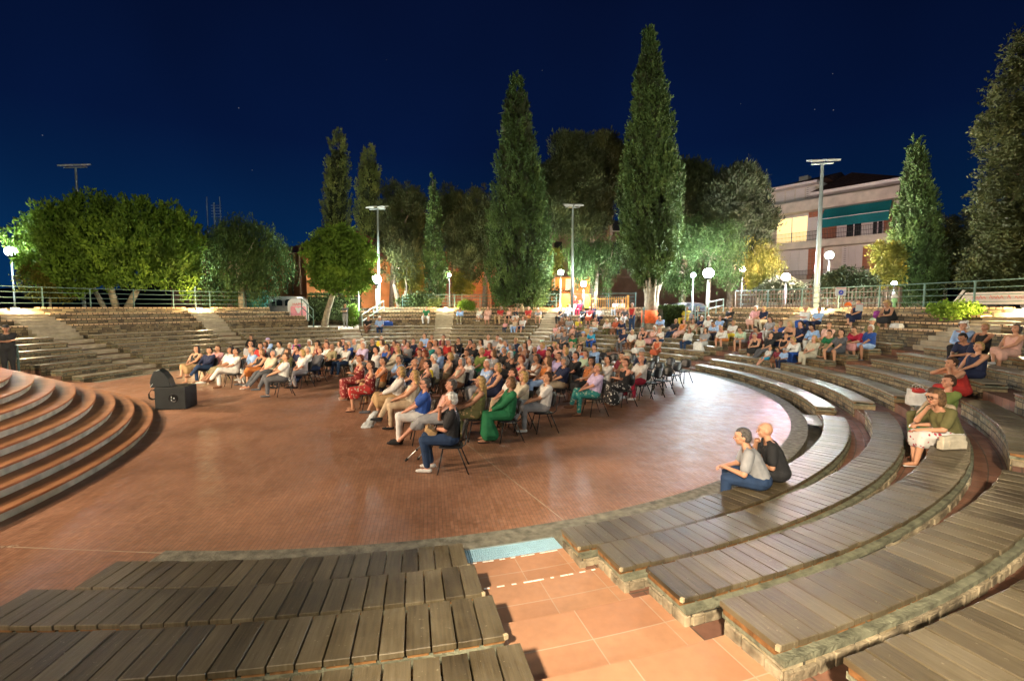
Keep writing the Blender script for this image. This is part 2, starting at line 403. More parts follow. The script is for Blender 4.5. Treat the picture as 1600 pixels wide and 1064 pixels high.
# upper terraces
b = MB()
def uspans(i):
    hi = [110, 113, 113, 113][3 - i]; hi2 = [129.5, 126.5, 124, 124][3 - i]
    return [(-92.1, 40.5 + (3 - i) * 0), (52, hi), (hi2, 178)]
UPG = [g for g in GAPS if not (40 < g[0] < 50 or 110 < g[0] < 120)]
for i, (r, z) in enumerate(UZ):
    r1 = UZ[i + 1][0] + .05 if i < 3 else 21.0
    for a0, a1 in uspans(i): b.arc(r + .05, r1, a0, a1, .3, z - (.03 if i < 3 else .06), 2)
tag(b.build('upper_terrace', GRAVEL), kind='structure')
# steps inside the upper stair gaps
b = MB()
for g0, g1, k in UPG:
    z = fl(7)
    for j in range(3): b.arc(17.55 + j * .26, 18.36, g0, g1, z, z + .163 * (j + 1), 2)
    for i in range(3):
        r, zz = UZ[i]; b.arc(r + .04, r + .46, g0, g1, zz - .4, zz - .026, 2); b.arc(r + .44, r + .81, g0, g1, zz - .4, zz + .10, 2)
tag(b.build('upper_stairs', mat('pale_step_stone', (.36, .30, .21), .75, var=.2, scale=4, bump=.2)), kind='structure')

FACE_ST = mat('mixed_facing_stone', (.27, .225, .15), .9, var=.65, scale=5.5, bump=.9, bscale=26)
# ---- benches
def blocks(k):
    cuts = sorted([g for g in GAPS if g[2] <= k]); out = []; a = A_BEG
    for g in cuts: out.append((a, g[0])); a = g[1]
    out.append((a, A_END)); return out
def planks(r0, r1, a0, a1, z0, z1, wd=.155, gap=.009):
    rm = (r0 + r1) / 2; n = max(1, round(R(a1 - a0) * rm / wd)); vs = []; fs = []; pr = []
    rnd = random.Random(int(a0 * 10 + r0 * 100))
    for i in range(n):
        b0 = a0 + (a1 - a0) * i / n; b1 = a0 + (a1 - a0) * (i + 1) / n; g = math.degrees(gap / 2 / rm)
        b0 += g; b1 -= g; e = len(vs); j0 = rnd.uniform(-.006, .006); jz = rnd.uniform(-.0025, .0025)
        q = [pol(r0 + j0, b0), pol(r0 + j0, b1), pol(r1 + j0, b1), pol(r1 + j0, b0)]
        bv = .004
        c = (q[0] + q[1] + q[2] + q[3]) / 4
        vs += [(p.x, p.y, z0) for p in q] + [(p.x, p.y, z1 + jz - bv) for p in q]
        vs += [(p.x + (c.x - p.x) * .03, p.y + (c.y - p.y) * .02, z1 + jz) for p in q]
        F_ = [(3, 2, 1, 0)] + [(m, (m + 1) % 4, 4 + (m + 1) % 4, 4 + m) for m in range(4)] + [(4 + m, 4 + (m + 1) % 4, 8 + (m + 1) % 4, 8 + m) for m in range(4)] + [(8, 9, 10, 11)]
        fs += [tuple(e + t for t in f) for f in F_]; v = rnd.random(); pr += [v] * len(F_)
    me = mesh_from(vs, fs, 'planks')
    at = me.attributes.new('pr', 'FLOAT', 'FACE'); at.data.foreach_set('value', pr)
    return me
ORD = ['first', 'second', 'third', 'fourth', 'fifth', 'sixth', 'seventh', 'eighth']
def where(a0, a1, k):
    m = (a0 + a1) / 2
    if m < -76: return 'left of the near terracotta stairs'
    if m < -50 or (m < -28 and k < 4): return 'right of the near terracotta stairs'
    if m < -28: return 'at the right edge past the near curved rows'
    if m < -4 or (m < 19 and k < 4): return 'curving past the right drain grate'
    if m < 20: return 'far right under the crowded rows'
    if m < 43: return 'right of the giant cypress'
    if m < 68: return 'left of the giant cypress'
    if m < 93 or (m < 114 and k < 4): return 'facing the camera at far centre'
    if m < 114: return 'right of the standing man at far centre'
    if m < 139 or (m < 161 and k < 4): return 'behind the left of the crowd'
    if m < 161: return 'on the far left bank'
    return 'left of the far left stairs'
for k in range(1, 8):
    for a0, a1 in blocks(k):
        if k >= 6 and a1 < -76.1: continue
        if k >= 6 and a0 < -71 and a1 < -28.6 and a1 - a0 < 30: 
            if k >= 7 or a1 < -50.5: continue
        near = a1 < -28.4
        bench = empty('curved_bench', pol(rk(k) + .2, (a0 + a1) / 2, fl(k)), label='curved plank bench, %s row up, %s' % (ORD[k - 1], where(a0, a1, k)), cat='bench', group='curved plank benches on stone')
        inv = Matrix.Translation(-bench.location)
        r = rk(k); z = zk(k)
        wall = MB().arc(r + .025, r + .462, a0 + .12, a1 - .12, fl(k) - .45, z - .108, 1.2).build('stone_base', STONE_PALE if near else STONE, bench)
        cap = MB().arc(r + .012, r + .472, a0 + .07, a1 - .07, z - .108, z - .072, 1.2).build('mortar_cap', MOSS, bench)
        rib = MB()
        rib.arc(r + .02, r + .07, a0 + .07, a1 - .07, z - .072, z - .036, 1.2)
        if near:
            n_ = max(1, round(R(a1 - a0) * (r + .21) / .155))
            for i in range(n_): rib.arc(r + .36, r + .412, a0 + (a1 - a0) * (i + .08) / n_, a0 + (a1 - a0) * (i + .90) / n_, z - .072, z - .036, 3)
            for e_, dn in ((a0, 1), (a1, -1)): q0 = e_ + dn * .03; q1 = e_ + dn * .12; rib.arc(r + .03, r + .41, min(q0, q1), max(q0, q1), z - .070, z - .037, 3)
            rib.arc(r + .074, r + .356, a0 + .14, a1 - .14, z - .0715, z - .058, 2)  # added dark backing puts shade into the plank gaps, not a real board
        else: rib.arc(r + .36, r + .41, a0 + .07, a1 - .07, z - .072, z - .036, 1.2)
        bt = rib.build('batten', RUST, bench)
        if near:
            rs = random.Random(int(k * 97 + a0))
            def stones(fn, L_, h0, h1):
                u = 0.0; sb_ = MB()
                while u < L_ - .03:
                    w_ = min(rs.uniform(.09, .2), L_ - u); v_ = h0
                    while v_ < h1 - .02:
                        hh = min(rs.uniform(.07, .12), h1 - v_); c_, rz_ = fn(u + w_ / 2); c_.z = v_ + hh / 2
                        sb_.box(c_, (w_ - .012, .05 + rs.uniform(0, .025), hh - .012), rz_ + rs.gauss(0, .04)); v_ += hh
                    u += w_
                so = sb_.build('facing_stone', FACE_ST, bench); so.data.transform(inv); bv = so.modifiers.new('b', 'BEVEL'); bv.width = .016; bv.segments = 2; bv.limit_method = 'NONE'
            for e_ in (a0, a1):
                if e_ < -91: continue
                stones(lambda u, e_=e_: (pol(r + .03 + u, e_ + (.16 if e_ == a0 else -.16)), R(e_)), .47, fl(k) - .02, z - .11)
            if a0 < -50: stones(lambda u: (pol(r + .448, a0 + .3 + math.degrees(u / (r + .5))), R(a0 + math.degrees(u / (r + .5)) + 90)), min(R(a1 - a0 - .6) * (r + .5), 5.5), fl(k) - .02, z - .115)
            for e_ in (a0 + .03, a1 - .03):
                if abs(e_ + 73.3) > 3: continue
                MB().box(pol(r + .437, e_, z - .012) , (.024, .026, .029), R(e_ + 20)).build('chipped_corner', mat('pale_chip', (.45, .36, .22), .8), bench).data.transform(inv)
        me = planks(r, r + .44, a0, a1, z - .036, z, gap=.015 if a1 < -76 else .011)
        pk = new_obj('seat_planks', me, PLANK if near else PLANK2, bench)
        for o in (wall, cap, bt, pk): o.data.transform(inv)
# ---- upper seating walls
def upper_blocks(i):
    out = []
    for s0, s1 in uspans(i):
        a = s0
        for g in UPG:
            if s0 < g[0] < s1: out.append((a, g[0])); a = g[1]
        out.append((a, s1))
    return out
for i, (r, z) in enumerate(UZ):
    for a0, a1 in upper_blocks(i):
        if a1 < -28.6: continue
        zb = fl(7) if i == 0 else UZ[i - 1][1] - .1
        o = empty('seating_wall', pol(r, (a0 + a1) / 2, zb), label='%s stone seating wall, %s tier above the walkway, %s' % ('topmost' if i == 3 else 'low', ORD[i], where(a0, a1, 7)), cat='seating wall', group='stone seating walls of the upper tiers')
        inv = Matrix.Translation(-o.location)
        q = MB().arc(r + .02, r + .35, a0, a1, zb - .05, z - .055, 1.5).build('stone_face', STONE, o)
        c = MB().arc(r - .02, r + .37, a0, a1, z - .065, z, 1.5).build('brick_capping', CAPBRICK, o)
        for t in (q, c): t.data.transform(inv)
# ---- warm recessed lights at the head of each upper stair
STEPL = bpy.data.materials.new('step_light_glass'); STEPL.use_nodes = True
_b = STEPL.node_tree.nodes['Principled BSDF']; _b.inputs['Emission Color'].default_value = (1, .80, .48, 1); _b.inputs['Emission Strength'].default_value = 25
for i, (g0, g1, k) in enumerate(UPG):
    if g0 < -20: continue
    a = (g0 + g1) / 2; p = pol(20.68, a, 2.635); o = empty('step_light', p, R(a), label='warm recessed light above the upper stairs, %s' % where(a - 1.6, a - 1.5, 7), cat='wall light', group='warm wall lights over the upper stairs')
    MB().box((-.03, 0, 0), (.08, .34, .10)).build('housing', DARKM, o); MB().box((-.075, 0, 0), (.015, .28, .06)).build('lens', STEPL, o)
    light('bulb', 'POINT', (-.42, 0, .10), 700, (1, .74, .38), .12, parent=o)
# ---- nosing strips and grates on the stairs
WHT = mat('worn_white_strip', (.75, .72, .66), .8, var=.15)
for g0, g1 in ((-76, -70.7), (-28.5, -23.3)):
    rnd = random.Random(3); sp_ = pol(12.5, (g0 + g1) / 2, 0)
    o = empty('nosing_strip', sp_, label='worn white anti slip strips on %s' % ('the near terracotta stairs' if g0 < -50 else 'the right hand stairs by the grate'), cat='nosing strip', group='worn white nosing strips')
    for k in (1, 2):
        a = g0 + .3
        while a < g1 - .3:
            d = rnd.uniform(.06, .4)
            t = MB().arc(rk(k) + .064, rk(k) + .079, a, min(a + d, g1 - .2), fl(k), fl(k) + .004, 5).build('strip', WHT, o); t.data.transform(Matrix.Translation(-o.location)); a += d + rnd.choice([.02, .02, .04, .3])
for g0, g1, m_, lab in ((-76.15, -70.6, mat('blue_lit_grate', (.36, .58, .70), .6, var=.08, scale=8), 'drain grate coloured as blue lit at the foot of the near stairs'),  # galvanised like the other grate, blue light put into its colour
                    (-28.5, -23.3, GALV, 'grey steel drain grate at the foot of the right stairs'), (-31.9, -31.85, GALV, None)):
    if lab is None: continue
    o = empty('drain_grate', pol(11.9, (g0 + g1) / 2, -.02), label=lab, cat='drain grate')
    inv = Matrix.Translation(-o.location)
    b = MB(); n = 46; r0, r1 = RA + RIM + .01, rk(1) + .045
    for i in range(n + 1):
        a = g0 + (g1 - g0) * i / n; b.arc(r0, r1, a, a + (g1 - g0) / n * .55, -.03, -.008, 5)
    for j in range(7): rr = r0 + (r1 - r0) * j / 6; b.arc(rr - .006, rr + .006, g0, g1, -.034, -.012, 3)
    t = b.build('grating', m_, o); t.data.transform(inv)
    b = MB(); b.arc(r0 - .012, r0, g0, g1, -.05, .0, 3); b.arc(r1, r1 + .012, g0, g1, -.05, .0, 3)
    t = b.build('frame', GALV, o); t.data.transform(inv)

# ---- stage with its curved steps
SC = (-17.4, 4.45)
TREAD = mat('stage_tread_brown', (.28, .125, .055), .6, var=.28, scale=2.5, bump=.2)
NOSE = mat('orange_nosing', (.42, .14, .045), .6, var=.2)
RISER = mat('pale_plaster_riser', (.50, .47, .38), .85, var=.3, scale=4, bump=.25)
stg = empty('stage', (SC[0], SC[1], 0), label='round raised stage of brown curved steps with pale risers', cat='stage')
inv = Matrix.Translation(-stg.location)
for i in range(8):
    Rr = 8.65 + .345 * i; z = 1.2 - .15 * i; r0 = 0.02 if i == 0 else Rr - .46
    t = MB().arc(r0, Rr, -180, 180, z - .035, z, 2, cen=SC).build('step_tread', TREAD, stg); t.data.transform(inv)
    t = MB().arc(Rr + .001, Rr + .008, -180, 180, z - .03, z - .004, 2, cen=SC).build('nosing', NOSE, stg); t.data.transform(inv)
    t = MB().arc(Rr - .3, Rr - .045, -180, 180, max(z - .20, 0.001), z - .035, 2, cen=SC).build('riser', RISER, stg); t.data.transform(inv)
# ================================================================ rails and fences
def rail_fence(r, a0, a1, z, label, m=RAILM, h=1.08, sp=1.95):
    o = empty('rail_fence', pol(r, (a0 + a1) / 2, z), label=label, cat='railing', group='tubular railings round the top terrace')
    inv = Matrix.Translation(-o.location)
    n = max(1, round(R(a1 - a0) * r / sp))
    for hh in (.26, .53, .80, 1.06):
        t = MB().tube([pol(r, a0 + (a1 - a0) * i / (n * 2), z + hh * h / 1.08) for i in range(n * 2 + 1)], .024 if hh > 1 else .018, 6).build('rail', m, o, True); t.data.transform(inv)
    for i in range(n + 1):
        p = pol(r, a0 + (a1 - a0) * i / n, z)
        t = MB().box(p + Vector((0, 0, h / 2)), (.06, .045, h), R(a0 + (a1 - a0) * i / n)).build('post', m, o); t.data.transform(inv)
rail_fence(21.5, -21, 36.5, PLAT, 'green grey railing along the right hand terrace edge')
rail_fence(21.5, 55, 104, PLAT, 'railing on the terrace behind the far centre rows')
rail_fence(21.5, 128, 176, PLAT, 'railing along the left hand terrace under the broad tree')
def straight_rail(p, q, h, label, n=1, m=RAILM, rails=(.5, 1.0)):
    p = Vector(p); q = Vector(q)
    o = empty('hand_rail', p, label=label, cat='hand rail', group='short hand rails beside the entrances')
    b = MB()
    for f in rails: b.bar(p * 1 + Vector((0, 0, h * f)) - o.location, q + Vector((0, 0, h * f)) - o.location, .045)
    b.build('rail', m, o)
    for i in range(n + 1):
        c = p.lerp(q, i / n) - o.location; MB().box(c + Vector((0, 0, h / 2)), (.05, .05, h)).build('post', m, o)
WR = mat('pale_rail_paint', (.26, .36, .33), .5, var=.1)
straight_rail(PY(566, 512, 33), PY(600, 489, 35.5), .9, 'pale hand rail left of the floodlit pole', 2, WR)
straight_rail(PY(472, 493, 31.5), PY(490, 511, 30), 1.1, 'dark green hand rail stepping down beside the pink van', 2)
straight_rail(PY(1071, 500, 26), PY(1086, 500, 26), .75, 'pale metal rail left of the pair under the lamps', 1, WR)
straight_rail(PY(1090, 500, 26), PY(1102, 500, 26), .75, 'pale metal rail right of the pair under the lamps', 1, WR)
straight_rail(PY(1107, 493, 27), PY(1130, 487, 28), .75, 'pale metal rail beside the tall white lamp', 2, WR)
straight_rail(PY(990, 520, 29), PY(991, 517, 31.5), 1.5, 'dark gate rail left of the giant cypress trunk', 1, DARKM, (.33, .66, 1))
straight_rail(PY(1004, 523, 27.5), PY(1006, 517, 30), 1.5, 'green gate rail touching the giant cypress trunk', 1, RAILM, (.33, .66, 1))
straight_rail(P3(30, 586, .35), P3(12, 590, .35), 1.05, 'dark post rail beside the man behind the stage', 1, RAILM, (.55, 1))
def picket(px0, Y0_, px1, Y1_, zb, h, label, m, sp=.14, arch=False):
    p = PY(px0, 480, Y0_); q = PY(px1, 480, Y1_); p.z = q.z = zb
    o = empty('picket_fence', p, label=label, cat='fence'); d = q - p; L_ = d.length; n = int(L_ / sp)
    b = MB(); b.bar((0, 0, .12), d + Vector((0, 0, .12)), .04); b.bar((0, 0, h - .12), d + Vector((0, 0, h - .12)), .04)
    b.build('rail', m, o); b = MB()
    for i in range(n + 1):
        c = d * i / n; hh = h + (.12 if arch and i % 2 else 0); b.bar(c + Vector((0, 0, 0)), c + Vector((0, 0, hh)), .035 if not arch else .05)
        if arch and i % 2 == 0 and i < n:
            e = d * (i + 1) / n; b.bar(c + Vector((0, 0, h - .02)), e + Vector((0, 0, h + .1)), .04)
    b.build('picket', m, o)
    nn = max(1, int(L_ / 2.4))
    for i in range(nn + 1): c = d * i / nn; MB().box(c + Vector((0, 0, h / 2 + .04)), (.12, .12, h + .08)).build('post', m, o)
picket(1150, 29, 1405, 23.5, PLAT, .95, 'brown iron picket fence in front of the apartment block', mat('fence_brown', (.12, .085, .065), .6), .16, True)
picket(922, 33, 981, 31, PLAT - .1, .85, 'orange lit picket fence left of the giant cypress', mat('fence_orange_lit', (.62, .30, .06), .6), .17)  # orange lamp light put into the picket colour
picket(700, 44, 765, 44, PLAT, 1.2, 'dim reddish picket fence behind the far centre railing', mat('fence_red', (.25, .12, .07), .6), .22)
# ================================================================ lamps
POLEM = mat('pale_pole_paint', (.34, .38, .37), .45, metal=.3, var=.08)
def emat(name, col, s):
    m, nt, b = nm(name); b.inputs['Base Color'].default_value = (*col, 1)
    b.inputs['Emission Color'].default_value = (*col, 1); b.inputs['Emission Strength'].default_value = s; return m
EM = {'cool': ((.82, .95, 1.0), 30), 'white': ((1, .97, .88), 30), 'pink': ((1, .70, .62), 24), 'magenta': ((1, .70, .82), 24), 'green': ((.86, 1, .90), 26), 'amber': ((1, .55, .12), 12)}
EMM = {k: emat('glowing_glass_' + k, *v) for k, v in EM.items()}
def lamp(px, py, Y, zb, rad, col, power, label, name='globe_lamp', pole=.045, light_=True):
    c = PY(px, py, Y); o = empty(name, (c.x, c.y, zb), label=label, cat='street lamp')
    h = c.z - zb
    MB().tube([(0, 0, 0), (0, 0, .25), (0, 0, h - rad)], [pole * 1.6, pole, pole * .8], 8).build('pole', POLEM, o, True)
    MB().lathe([(.02, h - rad * 1.25), (rad * .55, h - rad * 1.1), (rad * .6, h - rad * .8), (.02, h - rad * .8)]).build('collar', DARKM, o)
    MB().ell((0, 0, h), rad, 14, 10).build('globe', EMM[col], o, True)
    MB().lathe([(rad * .5, h + rad * .9), (rad * .35, h + rad * 1.12), (.01, h + rad * 1.18)]).build('cap', DARKM, o)
    if light_:
        l = light('bulb', 'POINT', (0, 0, h), power * 9, EM[col][0], rad * 1.15, parent=o)
    return o
lamp(17, 393, 30, PLAT, .30, 'cool', 1500, 'bright white lamp at the far left edge of the terrace')
lamp(303, 418, 31, PLAT, .13, 'green', 260, 'small lamp beside the right side of the broad tree')
lamp(560, 435, 36, 1.25, .16, 'white', 500, 'small lamp on a thin post right of the leaning tree', pole=.05)
lamp(588, 437, 35.0, 2.3, .36, 'green', 2200, 'brightest white lamp in front of the tall floodlight pole', pole=.08)
lamp(621, 421, 42, PLAT, .17, 'pink', 250, 'dim pinkish globe lamp behind the small olive tree')
lamp(702, 430, 40, PLAT, .14, 'white', 250, 'small white globe lamp on a post right of the narrow cypress', pole=.05)
lamp(876, 426, 36, PLAT, .22, 'green', 900, 'white lamp just right of the broad dense cypress')
lamp(912, 444, 33, PLAT, .20, 'cool', 900, 'low white lamp between the two tallest cypresses')
lamp(1083, 430, 31, PLAT - .3, .16, 'cool', 350, 'small lamp on a thin post right of the giant cypress', pole=.05)
lamp(1107, 427, 30, PLAT - .3, .32, 'cool', 1900, 'very bright white lamp right of the giant cypress', pole=.07)
lamp(1160, 421, 36, PLAT, .26, 'pink', 2200, 'pink glowing lamp under the hanging branches')
lamp(1228, 433, 30, PLAT, .25, 'magenta', 2800, 'low magenta tinted lamp in front of the apartment block')
lamp(1296, 399, 30, PLAT, .24, 'green', 1300, 'white lamp right of the tallest floodlight pole')
lamp(1397, 443, 24.5, PLAT, .12, 'cool', 420, 'small white lamp left of the lone right cypress', pole=.03)
HEADM = mat('floodlight_housing', (.55, .55, .52), .5, metal=.3, var=.1)
def flood_pole(px, py, Y, zb, r0, label, wd=1.7):
    c = PY(px, py, Y); h = c.z - zb; o = empty('floodlight_pole', (c.x, c.y, zb), R(random.uniform(-12, 12)), label=label, cat='floodlight pole', group='tall poles with unlit floodlights')
    MB().tube([(0, 0, 0), (0, 0, h * .5), (0, 0, h)], [r0, r0 * .75, r0 * .5], 10).build('mast', POLEM, o, True)
    MB().bar((-wd / 2, 0, h), (wd / 2, 0, h), .08, .06).build('cross_arm', POLEM, o)
    for s in (-.7, .7):
        M = Matrix.Translation((s * wd / 2, .0, h + .18)) @ Matrix.Rotation(R(18), 4, 'X')
        t = MB().box((0, -.1, 0), (.62, .75, .09), M=M).build('flood_head', HEADM, o)
        MB().bar((s * wd / 2, 0, h), (s * wd / 2, 0, h + .15), .05).build('bracket', DARKM, o)
        MB().box((0, -.12, -.052), (.50, .55, .012), M=M).build('lens', mat('unlit_glass', (.5, .52, .5), .15), t)
flood_pole(118, 262, 34, PLAT, .12, 'tall unlit floodlight pole rising out of the broad left tree')
flood_pole(590, 327, 37, 2.3, .12, 'tall unlit floodlight pole in front of the paired cypresses', 1.3)
flood_pole(895, 324, 33, PLAT, .11, 'slim unlit floodlight pole between the two tallest cypresses', 1.0)
flood_pole(1285, 256, 25.5, PLAT, .15, 'tall thick floodlight pole in front of the apartment block', 1.05)
# sodium light spilling from the street behind the trees
def small_lamp(px, py, Y, power, label):
    return lamp(px, py, Y, PLAT, .12, 'amber', power, label)
small_lamp(722, 446, 46, 600, 'amber street lamp hidden in the yellow foliage behind the far railing')
small_lamp(858, 414, 43, 700, 'amber street lamp behind the right side of the broad cypress')
small_lamp(1378, 412, 30, 500, 'amber street lamp in the yellow lit tree by the apartment block')
small_lamp(1478, 418, 30, 500, 'amber street lamp in the trees right of the lone cypress')
small_lamp(452, 400, 44, 500, 'amber street lamp beside the orange hall wall')
small_lamp(930, 420, 44, 450, 'amber street lamp behind the orange lit picket fence')
# moon behind the giant cypress tip
o = MB().ell(PY(1009, 88, 700), 2.2, 16, 10).build('moon', emat('moon_glow', (1, .97, .9), 2.5), None, True); tag(o, 'bright moon showing through the giant cypress tip', 'moon')

# ================================================================ trees
def leaf_mat(name, c, tr=.25, sc=1.1):
    m, nt, b = nm(name); g = node(nt, 'ShaderNodeNewGeometry')
    n = node(nt, 'ShaderNodeTexNoise', Scale=sc, Detail=4.0); nt.links.new(g.outputs['Position'], n.inputs['Vector'])
    lo = [v * .45 for v in c]; hi = [min(1, v * 1.6) for v in c]; hi[0] *= 1.15
    nt.links.new(ramp(nt, n.outputs['Fac'], [(.32, lo), (.55, c), (.72, hi)]), b.inputs['Base Color'])
    b.inputs['Roughness'].default_value = .65; b.inputs['Specular IOR Level'].default_value = .25
    t = node(nt, 'ShaderNodeBsdfTranslucent'); nt.links.new(b.inputs['Base Color'].links[0].from_socket, t.inputs['Color'])
    mx = node(nt, 'ShaderNodeMixShader'); mx.inputs[0].default_value = tr
    nt.links.new(b.outputs[0], mx.inputs[1]); nt.links.new(t.outputs[0], mx.inputs[2])
    nt.links.new(mx.outputs[0], nt.nodes['Material Output'].inputs['Surface']); MATS[name] = m; return m
L_CYP = leaf_mat('cypress_foliage', (.062, .105, .026), .2, .8); L_CYP2 = leaf_mat('oak_foliage_olive', (.070, .082, .024)); L_CYP3 = leaf_mat('slim_cypress_lit_foliage', (.17, .20, .05), .2, .8)  # paired slim cypresses: leaf colour raised in place of light that falls off
L_PINE = leaf_mat('pine_needles', (.062, .074, .024), .2, .6); L_CAROB = leaf_mat('broad_glossy_leaves', (.135, .235, .028), .35, .9)
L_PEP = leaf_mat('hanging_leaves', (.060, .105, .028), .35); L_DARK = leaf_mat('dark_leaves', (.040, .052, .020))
L_YEL = leaf_mat('yellow_green_leaves', (.20, .19, .03), .4); L_HEDGE = leaf_mat('hedge_leaves', (.05, .075, .02), .2, 3)
BARK = mat('pale_bark', (.30, .25, .18), .95, var=.4, scale=5, bump=.8); BARKD = mat('dark_bark', (.16, .12, .09), .95, var=.4, scale=5, bump=.8)

def leaves(pts, dirs, ln, wd, name, m, parent, rnd, droop=0):
    """one small bent leaf blade (two triangles) at each point, pointing roughly along its direction"""
    vs = []; fs = []
    for p, d in zip(pts, dirs):
        d = (d + Vector((rnd.gauss(0, .45), rnd.gauss(0, .45), rnd.gauss(0, .45)))).normalized()
        u = d.cross(Vector((rnd.gauss(0, 1), rnd.gauss(0, 1), rnd.gauss(0, 1)))).normalized()
        l = ln * rnd.uniform(.6, 1.35); w_ = wd * rnd.uniform(.6, 1.3); b = len(vs)
        vs += [p, p + d * l * .5 + u * w_ * .5, p + d * l, p + d * l * .5 - u * w_ * .5]; fs.append((b, b + 1, b + 2, b + 3))
    return new_obj(name, mesh_from([tuple(v) for v in vs], fs), m, parent)

def cypress(px, ytop, ybot, wpx, Y, zb, n, label, m=L_CYP, prof=None, trunk_h=1.0, tr=.3, seed=1, lean=0, group='dark upright cypresses', ln=.34, wd=.15):
    rnd = random.Random(seed); top = PY(px, ytop, Y).z; bx = PY(px + lean, 480, Y).x; tx = PY(px, ytop, Y).x
    hgt = top - zb; W = wpx / F * Y / 2
    o = empty('cypress_tree', (bx, Y, zb), label=label, cat='cypress', group=group)
    prof = prof or [(0, .55), (.12, .9), (.3, 1), (.5, .86), (.7, .6), (.85, .36), (.95, .16), (1, .02)]
    def pr(t):
        for (a, ra), (b, rb) in zip(prof, prof[1:]):
            if t <= b: return ra + (rb - ra) * (t - a) / (b - a)
        return .02
    off = Vector((seed * 13.1, 0, 0)); pts = []; dirs = []; nc = n // 34
    z0 = trunk_h
    for _ in range(nc):
        while True:
            t = rnd.random(); rr = pr(t)
            if rnd.random() < rr + .06: break
        a = rnd.uniform(0, 2 * PI); zz = z0 + (hgt - z0) * t
        nz = noise.noise(Vector((math.cos(a) * 1.6, math.sin(a) * 1.6, zz * .55)) + off)
        nz2 = noise.noise(Vector((math.cos(a) * 5, math.sin(a) * 5, zz * 1.3)) + off)
        rad = W * rr * (1 + .20 * nz + .20 * nz2) * (1.02 - .38 * rnd.random() ** 1.6)
        ax = (tx - bx) * (zz / hgt) ** 1.3
        c = Vector((ax + rad * math.cos(a), rad * math.sin(a), zz)); up = Vector((math.cos(a) * .35, math.sin(a) * .35, 1)).normalized()
        tl = rnd.uniform(.6, 1.7) * (.35 + .65 * min(1, rr + .15)); tr_ = rnd.uniform(.09, .17) * (.5 + .5 * min(1, rr + .3))
        for j in range(34):
            h_ = rnd.random(); s = tr_ * (1 - h_ * .85)
            pts.append(c + up * (h_ - .5) * tl + Vector((rnd.gauss(0, s), rnd.gauss(0, s), 0))); dirs.append(up)
    leaves(pts, dirs, ln * .62, wd * .62, 'crown', m, o, rnd)
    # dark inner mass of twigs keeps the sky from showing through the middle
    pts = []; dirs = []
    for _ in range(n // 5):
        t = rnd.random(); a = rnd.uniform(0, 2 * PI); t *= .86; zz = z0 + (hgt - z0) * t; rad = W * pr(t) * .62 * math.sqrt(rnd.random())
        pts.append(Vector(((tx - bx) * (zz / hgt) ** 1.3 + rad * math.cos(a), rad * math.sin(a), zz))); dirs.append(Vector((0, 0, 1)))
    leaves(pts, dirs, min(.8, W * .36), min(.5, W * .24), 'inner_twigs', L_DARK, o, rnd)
    MB().tube([(0, 0, -.3), (0, 0, z0), ((tx - bx) * .4, 0, hgt * .6), (tx - bx, 0, hgt * .93)], [tr * 1.3, tr, tr * .5, .03], 10).build('trunk', BARK, o, True)
    return o
cypress(528, 203, 460, 41, 52, PLAT, 17000, 'left of the paired tall cypresses with a rounded top', L_CYP3, [(0, .8), (.15, 1), (.55, .95), (.8, .75), (.93, .5), (1, .12)], seed=2, ln=.4)
cypress(577, 223, 460, 43, 50, PLAT, 17000, 'right of the paired tall cypresses behind the floodlight pole', L_CYP3, [(0, .8), (.15, 1), (.5, .95), (.75, .75), (.92, .42), (1, .1)], seed=3, ln=.4)
cypress(676, 268, 460, 34, 40, PLAT, 9000, 'narrow pointed dark cypress behind the far railing', L_CYP, [(0, .9), (.15, 1), (.45, .75), (.7, .45), (.9, .18), (1, .03)], seed=4, lean=5, ln=.3)
o = cypress(806, 113, 462, 96, 36, PLAT, 42000, 'broad dense cypress tapering to a tip, left of centre', L_CYP, [(0, .75), (.08, 1), (.3, .97), (.5, .74), (.68, .56), (.8, .36), (.92, .22), (1, .06)], trunk_h=.3, seed=5, lean=6)
o = cypress(1013, 48, 470, 90, 31.3, 1.2, 46000, 'giant cypress with a thick bare trunk at the entrance', L_CYP, [(0, .35), (.08, .80), (.2, 1), (.42, .93), (.6, .66), (.78, .44), (.9, .26), (.97, .16), (1, .05)], trunk_h=3.0, tr=.42, seed=6, lean=5)
tr = o.children
b = MB(); rnd = random.Random(4)
for i in range(11):
    a = i * 2 * PI / 11 + .2; s = rnd.uniform(.24, .34); e = rnd.uniform(.6, 1.1)
    b.tube([(math.cos(a) * .35, math.sin(a) * .35, -.3), (math.cos(a) * s, math.sin(a) * s, 1.2), (math.cos(a) * (s + .1), math.sin(a) * (s + .1), 2.4), (math.cos(a) * e, math.sin(a) * e, 4.3)], [.19, .13, .10, .04], 7)
b.build('buttress_stem', BARK, o, True)
tag(MB().lathe([(.64, -.42), (.66, .4), (.60, .42), (.60, -.40)], (o.location.x, o.location.y, 2.1), 20).build('orange_stand_in', mat('orange_vest_tone', (.75, .13, .03), .8, var=.25, scale=6, bump=.4), None, True), 'orange band round the giant cypress trunk standing in for a blurred person', 'cloth band')  # stand-in for a blurred person in an orange vest
cypress(1431, 220, 450, 66, 29, PLAT, 26000, 'lone conical cypress right of the apartment block', L_CYP, [(0, .9), (.12, 1), (.35, .92), (.6, .62), (.8, .36), (.93, .2), (1, .05)], trunk_h=.4, seed=8, lean=0, ln=.28, wd=.13)

